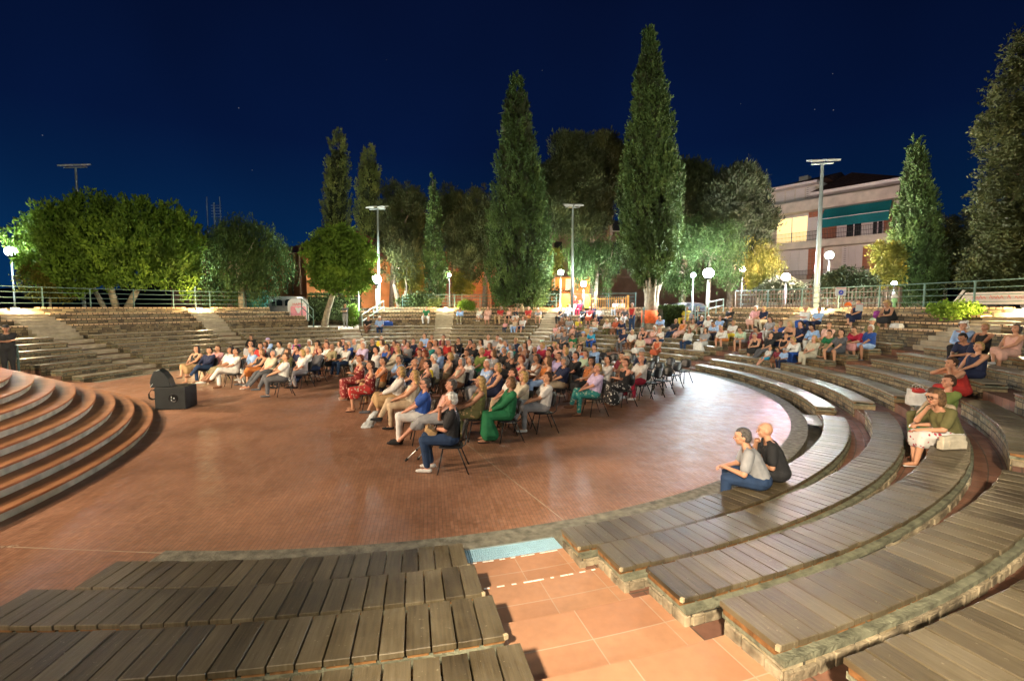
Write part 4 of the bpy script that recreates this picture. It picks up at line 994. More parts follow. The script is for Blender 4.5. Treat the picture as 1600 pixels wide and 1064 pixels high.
# rounded white van with a pink rear, left terrace
c = PY(466, 480, 33.5); vn = empty('catering_van', (c.x, 33.5, 1.75), R(25), label='small white rounded van with a pink rear panel, left terrace', cat='van')
def rounded(w_, h_, n=8, r=.35):
    pts = [(-w_ / 2, 0), (w_ / 2, 0)]
    for i in range(n + 1): a = PI / 2 * i / n; pts.append((w_ / 2 - r + r * math.cos(a), h_ - r + r * math.sin(a)))
    for i in range(n + 1): a = PI / 2 + PI / 2 * i / n; pts.append((-w_ / 2 + r + r * math.cos(a), h_ - r + r * math.sin(a)))
    return pts
pp = rounded(1.35, 1.55); n = len(pp); b = MB(); vs = [(x, y, zz) for y in (0, 3.6) for x, zz in pp]
b.add(vs, [tuple(range(n)), tuple(range(n, 2 * n))[::-1]] + [(i, n + i, n + (i + 1) % n, (i + 1) % n) for i in range(n)]); b.build('body', WHITEP, vn)
pp = rounded(1.0, 1.0, r=.12); n = len(pp); b = MB(); b.add([(x, -.02, zz + .05) for x, zz in pp] + [(x, -.001, zz + .05) for x, zz in pp], [tuple(range(n))] + [(i, n + i, n + (i + 1) % n, (i + 1) % n) for i in range(n)]); b.build('rear_panel', PINK, vn)
text('HAPPY', (0, -.025, 1.10), .24, REDP, vn); b = MB(); b.add([(-.22, -.03, .92), (-.08, -.03, .96), (0, -.03, .88), (.08, -.03, .96), (.22, -.03, .92), (.05, -.03, .55), (-.05, -.03, .55)], [tuple(range(7))[::-1]]); b.build('heart_emblem', WHITEP, vn)
c = PY(425, 480, 36); vn = empty('white_van', (c.x, 36, 2.2), label='grey white van with arched windows beside the pink rear van', cat='van')
pp = rounded(4.2, 1.35, r=.5); n = len(pp); b = MB(); b.add([(x, y, zz) for y in (0, 1.7) for x, zz in pp], [tuple(range(n)), tuple(range(n, 2 * n))[::-1]] + [(i, n + i, n + (i + 1) % n, (i + 1) % n) for i in range(n)]); b.build('body', mat('dull_white_paint', (.42, .40, .40), .5, var=.1), vn)
for x in (-1.0, .4, 1.4):
    pp = rounded(.8, .5, r=.2); n = len(pp); b = MB(); b.add([(x + q, -.01, zz + .62) for q, zz in pp], [tuple(range(n))]); b.build('side_window', GLASSD, vn)
c = PY(403, 480, 34); b = MB(); b.box((c.x, 34, PLAT + .6), (1.2, .7, 1.1)); b.box((c.x, 34, PLAT + 1.2), (1.28, .78, .09)); tag(b.build('waste_bin', mat('teal_bin', (.01, .16, .14), .6, var=.1)), 'dark teal waste container left of the grey white van', 'waste bin')
# white trailer at the right edge
p = PY(1507, 480, 19.5); q = PY(1640, 480, 17.0); tl = empty('advertising_trailer', (p.x, p.y, PLAT), math.atan2(q.y - p.y, q.x - p.x), label='long white trailer with red script behind the right railing', cat='trailer')
L_ = (q - p).length; b = MB(); b.box((L_ / 2, .4, .40), (L_, .8, .48)); b.build('body', mat('grey_white_panel', (.42, .38, .38), .5, var=.08), tl)
b = MB(); b.bar((-.45, 0, .12), (-.05, 0, .75), .1, .05); b.bar((-.3, 0, .12), (.05, 0, .62), .06, .05); b.build('drawbar', PALEP, tl)
rnd = random.Random(9); x = .25
while x < L_ - .3:
    h_ = rnd.uniform(.05, .12); MB().tube([(x, -.006, .40), (x + .03, -.006, .40 + h_), (x + .07, -.006, .42), (x + .10, -.006, .38)], .009, 5).build('red_script', REDP, tl); x += rnd.choice([.11, .12, .12, .22])
for x in (L_ * .35, L_ * .5):
    b = MB(); b.lathe([(.05, -.08), (.17, -.08), (.17, .08), (.05, .08)]); M = Matrix.Translation((x, .1, .17)) @ Matrix.Rotation(PI / 2, 4, 'X'); b.v = [tuple(M @ Vector(v)) for v in b.v]; b.build('wheel', TYRE, tl)
# notice boards on the right terrace
def board(px, py0, py1, wpx, Y, label, legs=True):
    a = PY(px, py0, Y); z0 = PY(px, py1, Y).z; w_ = wpx / F * Y; o = empty('notice_board', (a.x, Y, PLAT), label=label, cat='sign')
    h_ = a.z - z0; MB().box((0, 0, z0 - PLAT + h_ / 2), (w_, .03, h_)).build('panel', WHITEP, o); MB().box((0, -.02, a.z - PLAT - h_ * .12), (w_ * .96, .006, h_ * .08)).build('red_line', REDP, o)
    if legs:
        for x in (-w_ * .25, w_ * .25): MB().box((x, .03, (z0 - PLAT) / 2 + .05), (.04, .03, z0 - PLAT + .1)).build('leg', mat('post_brown', (.3, .18, .1), .7), o)
    return o, w_, h_, z0 - PLAT
o, w_, h_, z0 = board(1314, 449, 462, 16, 21, 'white notice board on legs with a round blue emblem')
BLUE = mat('blue_emblem', (.03, .04, .35), .6)
b = MB(); b.lathe([(.01, 0), (.11, 0), (.11, .006), (.01, .006)], n=16); M = Matrix.Translation((0, -.02, z0 + h_ * .38)) @ Matrix.Rotation(PI / 2, 4, 'X'); b.v = [tuple(M @ Vector(v)) for v in b.v]
b.bar((.02, -.021, z0 + h_ * .38), (.2, -.021, z0 + h_ * .62), .03, .008); b.build('emblem', BLUE, o); text('A', (0, -.03, z0 + h_ * .25), .14, WHITEP, o)
board(1343, 474, 486, 11, 20.6, 'low white notice board behind the person with the orange fan')
board(1329, 471, 477, 6.5, 21.8, 'tiny pale notice board hung on the picket fence', False)
c = PY(1397, 480, 20.9); o = empty('drinking_fountain', (c.x, 20.9, PLAT), label='small pale green drinking fountain with a domed cap under the lamp', cat='fountain')
GRN = mat('pale_green_enamel', (.25, .50, .22), .5, var=.2)
MB().lathe([(.14, 0), (.15, .04), (.06, .06), (.05, .25), (.10, .30), (.11, .42), (.05, .46)], n=14).build('pedestal', GRN, o, True)
MB().lathe([(.12, .46), (.13, .50), (.10, .58), (.04, .64), (.02, .70), (.01, .72)], n=14).build('cap', WHITEP, o, True)
MB().bar((0, -.05, .38), (0, -.16, .34), .02).build('spout', GALV, o)
# loudspeakers beside the stage
c = P3(263, 641, 0); rz = R(9)
sb = empty('subwoofer', (c.x - .02, c.y + .35, 0), rz, label='wide black subwoofer cabinet on the arena floor by the stage steps', cat='loudspeaker')
b = MB(); b.box((0, 0, .31), (.74, .62, .58)); b.box((0, 0, .015), (.70, .58, .03)); o = b.build('cabinet', BLK, sb)
bv = o.modifiers.new('b', 'BEVEL'); bv.width = .012; bv.segments = 2
b = MB(); b.lathe([(.005, 0), (.05, .003), (.095, .004), (.11, .014), (.115, .0)], n=20); M = Matrix.Translation((.08, -.312, .31)) @ Matrix.Rotation(PI / 2, 4, 'X'); b.v = [tuple(M @ Vector(v)) for v in b.v]; b.build('connector_plate', mat('black_gloss', (.006, .006, .007), .25), sb, True)
b = MB(); b.box((.04, -.322, .34), (.012, .01, .05)); b.box((.04, -.322, .27), (.012, .01, .03)); b.box((.10, -.322, .31), (.03, .01, .03)); b.build('connector', GALV, sb)
ms = empty('stage_monitor', (c.x - .30, c.y + .22, .601), R(20), label='black curved monitor speaker standing on the subwoofer', cat='loudspeaker')
pf = [(-.20, 0), (.26, 0), (.20, .22), (.10, .38), (.0, .46), (-.10, .42), (-.17, .26), (-.20, .10)]
n = len(pf); b = MB(); b.add([(x, y, zz) for y in (-.19, .21) for x, zz in pf], [tuple(range(n)), tuple(range(n, 2 * n))[::-1]] + [(i, n + i, n + (i + 1) % n, (i + 1) % n) for i in range(n)]); o = b.build('cabinet', BLK, ms); bv = o.modifiers.new('b', 'BEVEL'); bv.width = .012; bv.segments = 2
b = MB(); pg = [(x * 1.0 - .004, zz) for x, zz in pf[4:8]]
for (x0, z0_), (x1, z1_) in zip(pg, pg[1:]): b.bar((x0 - .006, .0, z0_), (x1 - .006, .0, z1_), .34, .012)
b.build('grille', mat('dark_grille', (.03, .035, .038), .55, metal=.4, var=.3, scale=60), ms)
b = MB(); b.bar((-.2, -.2, .02), (-.14, -.2, .10), .012); b.bar((-.05, -.2, .44), (.03, -.2, .47), .012); b.build('bracket', GALV, ms)
b = MB()
for i in range(4):
    rnd = random.Random(i); pts = [(-.38, -.1 + .05 * i, .55 - .05 * i)]
    for j in range(1, 9): a = j * PI / 4.5; pts.append((-.50 - .10 * math.sin(a) - .02 * i, -.12 + .05 * i + .04 * math.cos(a * 1.7), .50 - j * .055 + .05 * math.sin(a * 2)))
    pts.append((-.42, 0, .01)); b.tube(pts, .009, 6)
o = b.build('cable', BLK); o.location = sb.location; o.rotation_euler = (0, 0, rz); tag(o, 'tangle of black cables hanging behind the subwoofer', 'cable')
# ================================================================ people
class Sol:
    """volumes that are fused into one continuous skin"""
    def __init__(s): s.b = MB()
    def cap(s, p0, r0, p1, r1, n=10):
        p0 = Vector(p0); p1 = Vector(p1); d = p1 - p0; L = d.length
        if L < 1e-4: return s
        d.normalize(); ref = Vector((0, 0, 1)) if abs(d.z) < .9 else Vector((1, 0, 0)); u = d.cross(ref).normalized(); v = u.cross(d)
        rings = [(-r0 * .92, r0 * .38), (-r0 * .6, r0 * .8), (0, r0), (L, r1), (L + r1 * .6, r1 * .8), (L + r1 * .92, r1 * .38)]
        vs = [p0 + d * h + (u * math.cos(2 * PI * k / n) + v * math.sin(2 * PI * k / n)) * r for h, r in rings for k in range(n)]
        fs = [(i * n + k, (i + 1) * n + k, (i + 1) * n + (k + 1) % n, i * n + (k + 1) % n) for i in range(5) for k in range(n)] + [tuple(range(n)), tuple(5 * n + k for k in range(n))[::-1]]
        s.b.add(vs, fs); return s
    def ell(s, c, r, M=None): s.b.ell(c, r, 14, 9, M=M); return s
def fuse(sol, vox, smooth=2, dec=1.0, name='body', cut=None):
    me = mesh_from(sol.b.v, sol.b.f); bm = bmesh.new(); bm.from_mesh(me); bmesh.ops.recalc_face_normals(bm, faces=bm.faces); bm.to_mesh(me); bm.free()
    o = bpy.data.objects.new('tmp', me); C.objects.link(o)
    m = o.modifiers.new('r', 'REMESH'); m.mode = 'VOXEL'; m.voxel_size = vox
    if smooth: m = o.modifiers.new('s', 'SMOOTH'); m.factor = .5; m.iterations = smooth
    if dec < 1: m = o.modifiers.new('d', 'DECIMATE'); m.ratio = dec
    bpy.context.view_layer.update(); dg = bpy.context.evaluated_depsgraph_get()
    out = bpy.data.meshes.new_from_object(o.evaluated_get(dg)); bpy.data.objects.remove(o); bpy.data.meshes.remove(me)
    if cut:
        bm = bmesh.new(); bm.from_mesh(out); bmesh.ops.delete(bm, geom=[v for v in bm.verts if cut(v.co)], context='VERTS')
        for _ in range(5): bmesh.ops.smooth_vert(bm, verts=[v for v in bm.verts if v.is_boundary], factor=.5, use_axis_x=True, use_axis_y=True, use_axis_z=True)
        bm.to_mesh(out); bm.free()
    out.polygons.foreach_set('use_smooth', [True] * len(out.polygons)); out.name = name; out.materials.clear()
    return out
def ik(a, b, l1, l2, pole):
    a = Vector(a); b = Vector(b); d = b - a; L = min(d.length, (l1 + l2) * .998); dn = d.normalized(); b = a + dn * L
    x = (l1 * l1 - l2 * l2 + L * L) / (2 * L); h = math.sqrt(max(0, l1 * l1 - x * x)); p = Vector(pole); p = (p - dn * p.dot(dn)).normalized()
    return a + dn * x + p * h, b
# a pose: torso lean (degrees back), knees and ankles (right, left), hands, head turn and nod; seat top is z = 0, the person faces +Y
POSES = {
 'sit': dict(lean=8, kn=((.11, .44, .10), (-.11, .44, .10)), an=((.10, .42, -.34), (-.12, .45, -.34)), ha=((.07, .30, .20), (-.05, .32, .21)), head=(0, 0)),
 'sit2': dict(lean=1, kn=((.13, .43, .10), (-.10, .44, .10)), an=((.15, .34, -.34), (-.08, .40, -.34)), ha=((.12, .33, .18), (-.12, .24, .22)), head=(22, 5)),
 'sit3': dict(lean=14, kn=((.17, .42, .10), (-.13, .43, .10)), an=((.13, .46, -.34), (-.19, .48, -.34)), ha=((-.02, .24, .24), (.03, .20, .21)), head=(-20, -4)),
 'cross': dict(lean=10, kn=((.03, .47, .19), (-.10, .44, .10)), an=((-.12, .66, -.12), (-.08, .44, -.34)), ha=((.04, .30, .24), (-.09, .33, .24)), head=(5, 0)),
 'crossl': dict(lean=12, kn=((.11, .45, .10), (-.02, .47, .19)), an=((.09, .46, -.34), (.14, .64, -.13)), ha=((.10, .22, .26), (-.12, .22, .24)), head=(-8, 2)),
 'out': dict(lean=18, kn=((.11, .42, .06), (-.10, .43, .06)), an=((.06, .80, -.33), (-.05, .84, -.33)), ha=((.06, .22, .18), (-.06, .23, .18)), head=(0, -6)),
 'arms': dict(lean=6, kn=((.12, .44, .10), (-.11, .44, .10)), an=((.14, .38, -.34), (-.10, .42, -.34)), ha=((-.13, .22, .35), (.14, .20, .32)), head=(4, 0)),
 'chin': dict(lean=-14, kn=((.13, .44, .10), (-.12, .44, .10)), an=((.12, .36, -.34), (-.13, .40, -.34)), ha=((.04, .24, .57), (-.05, .33, .22)), head=(-6, 4)),
 'lean': dict(lean=-27, kn=((.15, .44, .10), (-.15, .44, .10)), an=((.13, .38, -.34), (-.14, .42, -.34)), ha=((.06, .50, .20), (-.05, .52, .20)), head=(0, 14)),
 'wide': dict(lean=4, kn=((.22, .40, .10), (-.22, .40, .10)), an=((.17, .38, -.34), (-.19, .36, -.34)), ha=((.17, .34, .17), (-.16, .34, .17)), head=(6, -3)),
 'up': dict(lean=0, kn=((.12, .44, .10), (-.11, .44, .10)), an=((.12, .38, -.34), (-.10, .42, -.34)), ha=((.16, .16, .98), (-.10, .22, .78)), head=(0, -8)),
 'hug': dict(lean=-8, kn=((.10, .34, .30), (-.10, .35, .29)), an=((.10, .44, -.12), (-.09, .45, -.12)), ha=((.08, .42, .22), (-.08, .43, .22)), head=(8, 4)),
 'stand': dict(lean=-90, stand=1, kn=((.10, .03, -.44), (-.10, .02, -.44)), an=((.11, 0, -.85), (-.12, .0, -.85)), ha=((-.12, .21, .33), (.12, .23, .30)), head=(0, 0)),
 'standdown': dict(lean=-90, stand=1, kn=((.10, .03, -.44), (-.10, .02, -.44)), an=((.11, 0, -.85), (-.12, .0, -.85)), ha=((.10, .19, .05), (-.10, .19, .05)), head=(0, 0)),
}
def skel(P):
    K = {}; st = P.get('stand'); lean = 0 if st else P['lean']
    Rl = Matrix.Rotation(R(lean), 4, 'X')
    pv = Vector((0, -.01, .10))
    def up(v): return pv + Rl @ (Vector(v) - pv)
    K['up'] = up; K['hip'] = [Vector((.09, 0, .10)), Vector((-.09, 0, .10))]
    if st: K['hip'] = [Vector((.09, 0, .04)), Vector((-.09, 0, .04))]
    K['kn'] = [Vector(p) for p in P['kn']]; K['an'] = [Vector(p) for p in P['an']]
    K['sh'] = [up((.185, -.02, .525)), up((-.185, -.02, .525))]; K['el'] = []; K['ha'] = []
    for i in (0, 1):
        sx = 1 if i == 0 else -1; e, h = ik(K['sh'][i], P['ha'][i], .28, .25, (sx * .8, -.35, -.7)); K['el'].append(e); K['ha'].append(h)
    K['nb'] = up((0, -.02, .55)); hc = up((0, .0, .645)); yaw, nod = P['head']
    K['HM'] = Matrix.Translation(hc) @ Matrix.Rotation(R(lean * .35 if lean > -30 else 0), 4, 'X') @ Matrix.Rotation(R(yaw), 4, 'Z') @ Matrix.Rotation(R(-nod), 4, 'X') @ Matrix.Scale(1.07, 4)
    return K
def h2w(K, v): return (K['HM'] @ Vector(v).to_4d()).to_3d()
FAT = {'n': 1.14, 'f': 1.36, 's': 1.0}
def body_mesh(P, K, vox, fine, fat=1.0):
    s = Sol(); up = K['up']
    s.ell((0, -.01, .11), (.165 * fat, .12 * fat, .115))
    s.cap(up((.035, -.01, .16)), .115 * fat, up((.06, -.01, .42)), .115 * (fat + 1) / 2).cap(up((-.035, -.01, .16)), .115 * fat, up((-.06, -.01, .42)), .115 * (fat + 1) / 2)
    s.cap(up((0, -.02, .38)), .125, up((0, -.025, .49)), .085)
    s.cap(K['sh'][0], .055, K['sh'][1], .055).cap(K['nb'], .055, h2w(K, (0, -.01, .03)), .052)
    for i in (0, 1):
        s.cap(K['hip'][i], .088 * fat, K['kn'][i], .060).cap(K['kn'][i], .054, K['kn'][i].lerp(K['an'][i], .35), .052).cap(K['kn'][i].lerp(K['an'][i], .3), .052, K['an'][i], .034)
        a = K['an'][i]; d = (a - K['kn'][i]).normalized(); f = Vector((0, 1, 0)) if abs(d.y) < .75 else Vector((0, .7, .6)).normalized(); base = a + d * .045
        s.cap(base + f * -.03, .034, base + f * .11 + Vector((0, 0, -.005)), .030).cap(base + f * .08, .030, base + f * .16 + Vector((0, 0, -.008)), .020)
        s.cap(K['sh'][i], .056, K['el'][i], .044).cap(K['el'][i], .042, K['ha'][i], .028)
        hd = (K['ha'][i] - K['el'][i]).normalized(); sx = 1 if i == 0 else -1
        side = hd.cross(Vector((0, 0, 1)));
        if side.length < .3: side = Vector((1, 0, 0))
        side.normalize(); nrm = side.cross(hd).normalized()
        if nrm.z < 0: nrm = -nrm
        h0 = K['ha'][i]; s.cap(h0, .024, h0 + hd * .055, .030).cap(h0 + hd * .03 + side * .02, .018, h0 + hd * .075 + side * .026, .014).cap(h0 + hd * .03 - side * .02, .018, h0 + hd * .075 - side * .026, .014)
        if fine or 1:
            fr = .0095 if fine else .0125
            for j, (o_, l_) in enumerate(((-.030, .060), (-.010, .072), (.010, .068), (.029, .052))):
                p = h0 + hd * .080 + side * o_; q = p + hd * l_ * .55 - nrm * l_ * .12; t = q + hd * l_ * .40 - nrm * l_ * .40
                s.cap(p, fr, q, fr * .95, 6).cap(q, fr * .95, t, fr * .8, 6)
            th = h0 + hd * .02 - side * sx * .028; s.cap(th, .013, th + hd * .035 - side * sx * .022 - nrm * .01, .011, 6).cap(th + hd * .035 - side * sx * .022 - nrm * .01, .011, th + hd * .062 - side * sx * .016 - nrm * .02, .009, 6)
    HM = K['HM']; M3 = HM.to_3x3().to_4x4()
    def E(c, r): s.ell(h2w(K, c), r, M3)
    E((0, -.005, .10), (.074, .092, .095)); E((0, .022, .045), (.056, .066, .058)); E((0, .055, .005), (.026, .026, .018)); E((0, .072, .125), (.055, .022, .022))
    s.cap(h2w(K, (0, .088, .10)), .010, h2w(K, (0, .108, .066)), .0135, 7); E((0, .083, .035), (.024, .012, .010)); E((.035, .062, .06), (.022, .022, .022)); E((-.035, .062, .06), (.022, .022, .022))
    for sx in (-1, 1): E((sx * .076, -.005, .075), (.010, .020, .030))
    return fuse(s, vox, 2, .55 if fine else .6)
def top_mesh(P, K, kind, vox, fat=1.0):
    s = Sol(); up = K['up']; g = .016 if kind != 'tank' else .011
    s.ell((0, -.01, .12), (.165 * fat + g, .12 * fat + g, .10))
    s.cap(up((.035, -.01, .15)), .118 * fat + g, up((.06, -.01, .42)), .115 * (fat + 1) / 2 + g).cap(up((-.035, -.01, .15)), .118 * fat + g, up((-.06, -.01, .42)), .115 * (fat + 1) / 2 + g)
    s.cap(up((0, -.02, .38)), .125 + g, up((0, -.03, .485)), .085 + g)
    if kind in ('tank', 'strap'):
        inv = Matrix.Rotation(R(-(0 if P.get('stand') else P['lean'])), 4, 'X'); pv = Vector((0, -.01, .10))
        lim = .50 if kind == 'tank' else .445
        if kind == 'tank':
            s.cap(up((.09, .02, .50)), .028, up((.10, -.05, .55)), .026).cap(up((-.09, .02, .50)), .028, up((-.10, -.05, .55)), .026)
        def cut(v):
            l = inv @ (v - pv) + pv; return l.z > (.60 if kind == 'tank' and abs(l.x) < .135 and abs(l.x) > .055 else lim + (.0 if l.y > 0 else .02))
        return fuse(s, vox, 2, .6, cut=cut)
    s.cap(K['sh'][0], .058 + g, K['sh'][1], .058 + g)
    for i in (0, 1):
        if kind == 'tee': s.cap(K['sh'][i], .060 + g, K['sh'][i].lerp(K['el'][i], .72), .056 + g)
        else: s.cap(K['sh'][i], .060 + g, K['el'][i], .048 + g).cap(K['el'][i], .046 + g, K['el'][i].lerp(K['ha'][i], .88), .030 + g)
    inv = K['HM'].inverted()
    def cut(v): return False
    o = fuse(s, vox, 2, .6, cut=lambda v: (v - K['nb']).length < .075 and (inv @ v).z > -.115)
    return o
def bottom_mesh(P, K, kind, vox, fat=1.0):
    s = Sol(); g = .014
    s.ell((0, -.01, .11 if not P.get('stand') else .08), (.168 * fat + g, .123 * fat + g, .115 + g))
    if kind in ('skirt', 'longskirt', 'dress'):
        k0, k1 = K['kn']; h0, h1 = K['hip']; km = (k0 + k1) / 2; hm = (h0 + h1) / 2
        L3 = lambda u, v, t: u.lerp(v, t)
        for t in (0, .25, .5, .75, 1): s.cap(L3(h0, h1, t), .10 * fat + g, L3(k0, k1, t), .082)
        e = .30 if kind != 'longskirt' else .86
        a0 = k0.lerp(K['an'][0], e); a1 = k1.lerp(K['an'][1], e)
        if e > .5: a0 += Vector((.10, 0, 0)); a1 += Vector((-.10, 0, 0))
        c_ = (a0 + a1) / 2
        if (a0 - a1).length > .35: a0 = c_ + (a0 - c_) * .6; a1 = c_ + (a1 - c_) * .6
        r = .080 if e < .5 else .12
        for t in (0, .25, .5, .75, 1): s.cap(L3(k0, k1, t), .080, L3(a0, a1, t), r); s.cap(L3(k0, k1, t), .080, L3(a0, a1, t) + Vector((0, -.12, 0)), r); s.cap(L3(k0, k1, t), .080, L3(a0, a1, t) + Vector((0, -.06, 0)), r)
    else:
        for i in (0, 1):
            k = K['kn'][i]; h = K['hip'][i]; a = K['an'][i]
            if kind == 'shorts': s.cap(h, .092 * fat + g, h.lerp(k, .86), .070 + g)
            else: s.cap(h, .092 * fat + g, k, .066 + g).cap(k, .062 + g, k.lerp(a, .4), .052 + g).cap(k.lerp(a, .35), .052 + g, k.lerp(a, .93), .044 + g)
    return fuse(s, vox, 2, .6)
def shoe_mesh(P, K, kind, side):
    s = Sol()
    for i in (side,):
        a = K['an'][i]; d = (a - K['kn'][i]).normalized(); f = Vector((0, 1, 0)) if abs(d.y) < .75 else Vector((0, .7, .6)).normalized(); base = a + d * .055
        dn = Vector((0, 0, -1)) if abs(d.y) < .75 else Vector((0, .6, -.75))
        if kind == 'sandal': s.cap(base + f * -.04 + dn * .022, .022, base + f * .17 + dn * .022, .018)
        else: s.cap(base + f * -.035, .042, base + f * .12, .036).cap(base + f * .10, .036, base + f * .175, .026)
    return fuse(s, .014, 2, .6)
def hair_mesh(K, kind, vox):
    s = Sol(); HM = K['HM']; M3 = HM.to_3x3().to_4x4()
    def E(c, r): s.ell(h2w(K, c), r, M3)
    inv = HM.inverted(); face = lambda l: (l.y > .035 and l.z < .152)
    E((0, -.012, .118), (.085, .100, .096))
    if kind == 'short': E((0, -.045, .07), (.078, .068, .07)); face = lambda l: (l.y > .030 and l.z < .150) or (l.z < .07 and l.y > -.01)
    elif kind == 'fringe': face = lambda l: l.z > .12 or l.y > .0 or l.z < .03
    elif kind == 'curly':
        E((0, -.02, .12), (.105, .110, .108)); E((0, -.05, .05), (.10, .075, .08)); E((.05, -.02, .09), (.06, .06, .08)); E((-.05, -.02, .09), (.06, .06, .08))
        for i in range(26):
            a = i * 2.4; zz = .04 + .17 * ((i * .618) % 1); E((.085 * math.cos(a), -.02 + .085 * math.sin(a), zz), (.035, .035, .035))
    elif kind in ('bob', 'long'):
        E((0, -.045, .05), (.092, .062, .10)); E((.065, -.01, .06), (.028, .05, .085)); E((-.065, -.01, .06), (.028, .05, .085))
        if kind == 'long':
            up = K['up']; s.cap(h2w(K, (0, -.06, .02)), .075, up((0, -.115, .42)), .055).cap(h2w(K, (.05, -.04, .02)), .04, up((.08, -.06, .43)), .035).cap(h2w(K, (-.05, -.04, .02)), .04, up((-.08, -.06, .43)), .035)
        face = lambda l: l.y > .03 and l.z < .150 and l.z > -.2 and (abs(l.x) < .066 or l.y > .055)
    elif kind == 'bun': E((0, -.045, .07), (.078, .066, .07)); E((0, -.115, .10), (.042, .042, .042)); face = lambda l: (l.y > .030 and l.z < .155) or (l.z < .06 and l.y > -.02)
    elif kind == 'cap':
        E((0, -.01, .135), (.09, .104, .085)); s.cap(h2w(K, (-.04, .09, .140)), .016, h2w(K, (.04, .09, .140)), .016).cap(h2w(K, (-.03, .13, .132)), .014, h2w(K, (.03, .13, .132)), .014); face = lambda l: l.z < .118
    return fuse(s, vox, 2 if kind != 'curly' else 1, .6, cut=lambda v: face(inv @ v))
def eye_mesh(K):
    b = MB(); M3 = K['HM'].to_3x3().to_4x4()
    for sx in (-1, 1):
        b.ell(h2w(K, (sx * .030, .083, .093)), (.013, .010, .0065), 8, 5, M=M3); b.ell(h2w(K, (sx * .031, .088, .117)), (.019, .007, .004), 8, 4, M=M3)
    return mesh_from(b.v, b.f, 'eyes', True)
def lip_mesh(K):
    b = MB(); M3 = K['HM'].to_3x3().to_4x4(); b.ell(h2w(K, (0, .092, .036)), (.022, .008, .0065), 10, 5, M=M3); return mesh_from(b.v, b.f, 'lips', True)
def glasses_mesh(K):
    b = MB()
    for sx in (-1, 1):
        pts = [h2w(K, (sx * .034 + .026 * math.cos(a * PI / 6), .100, .094 + .018 * math.sin(a * PI / 6))) for a in range(13)]
        b.tube(pts, .004, 6); b.tube([h2w(K, (sx * .060, .098, .098)), h2w(K, (sx * .078, -.01, .09))], .0035, 5)
    b.tube([h2w(K, (-.008, .101, .098)), h2w(K, (.008, .101, .098))], .0035, 5)
    return mesh_from(b.v, b.f, 'glasses')
COLS = dict(white=(.62, .60, .57), cream=(.50, .44, .33), beige=(.50, .38, .25), tan=(.42, .27, .13), grey=(.28, .28, .29), dgrey=(.10, .10, .11), black=(.018, .018, .020), navy=(.014, .020, .055), blue=(.02, .07, .30), jeans=(.016, .038, .092),
 lblue=(.28, .42, .68), lilac=(.52, .42, .62), pink=(.62, .30, .30), peach=(.68, .40, .32), red=(.42, .03, .025), crimson=(.34, .015, .045), dred=(.22, .02, .02), maroon=(.16, .02, .035), orange=(.50, .16, .04), rust=(.42, .09, .04), yellow=(.55, .42, .03), green=(.012, .13, .05), lime=(.15, .20, .05), olive=(.12, .11, .04), khaki=(.24, .20, .11), brown=(.16, .07, .035), teal=(.03, .22, .20), cyan=(.03, .28, .45), mint=(.38, .50, .36), purple=(.25, .03, .22), lavender=(.40, .34, .58))
HAIRC = dict(dark=(.016, .011, .009), brown=(.065, .032, .016), lbrown=(.14, .075, .032), blonde=(.42, .27, .10), grey=(.24, .23, .22), white=(.62, .60, .56), redh=(.18, .035, .012))
CN = dict(dgrey='dark grey', lblue='light blue', dred='dark red', jeans='denim blue', dark='dark', lbrown='light brown', redh='red', peach='salmon pink', cyan='bright cyan')
SKIN = [mat('skin_fair', (.52, .27, .165), .55, var=.08, scale=8), mat('skin_tan', (.38, .19, .115), .55, var=.08, scale=8), mat('skin_rosy', (.54, .265, .175), .55, var=.08, scale=8)]
EYEM = mat('dark_eye', (.02, .013, .01), .4); LIPM = mat('lip', (.42, .12, .10), .5)
def cloth_mat(key):
    if 'cloth_' + key in MATS: return MATS['cloth_' + key]
    if '/' not in key: return mat('cloth_' + key, COLS[key], .85, var=.2, scale=7, bump=.8, bscale=8)
    a, b_ = key.split('/'); m, nt, b = nm('cloth_' + key.replace('/', '_'))            # printed fabric: motif colour on ground colour
    tc = node(nt, 'ShaderNodeTexCoord'); v = node(nt, 'ShaderNodeTexVoronoi', Scale=16.0); nt.links.new(tc.outputs['Object'], v.inputs['Vector'])
    n = node(nt, 'ShaderNodeTexNoise', Scale=11.0, Detail=3.0); nt.links.new(tc.outputs['Object'], n.inputs['Vector'])
    mth = nt.nodes.new('ShaderNodeMath'); mth.operation = 'ADD'; nt.links.new(v.outputs['Distance'], mth.inputs[0]); nt.links.new(n.outputs['Fac'], mth.inputs[1])
    nt.links.new(ramp(nt, mth.outputs[0], [(.72, COLS[b_]), (.80, COLS[a])]), b.inputs['Base Color']); b.inputs['Roughness'].default_value = .85
    MATS['cloth_' + key] = m; return m
def hair_mat(c): return mat('hair_' + c, HAIRC[c], .6, var=.55, scale=26, bump=1.0, bscale=45)
CACHE = {}
def get(key, f):
    if key not in CACHE: CACHE[key] = f()
    return CACHE[key]
def put(name, me, m, parent, mats=None):
    o = bpy.data.objects.new(name, me); C.objects.link(o)
    if len(me.materials) == 0: me.materials.append(m)
    if parent is not None: o.parent = parent
    o.material_slots[0].link = 'OBJECT'; o.material_slots[0].material = m
    return o
BN = {'trousers': 'trousers', 'shorts': 'shorts', 'skirt': 'skirt', 'longskirt': 'long_skirt', 'dress': 'skirt'}
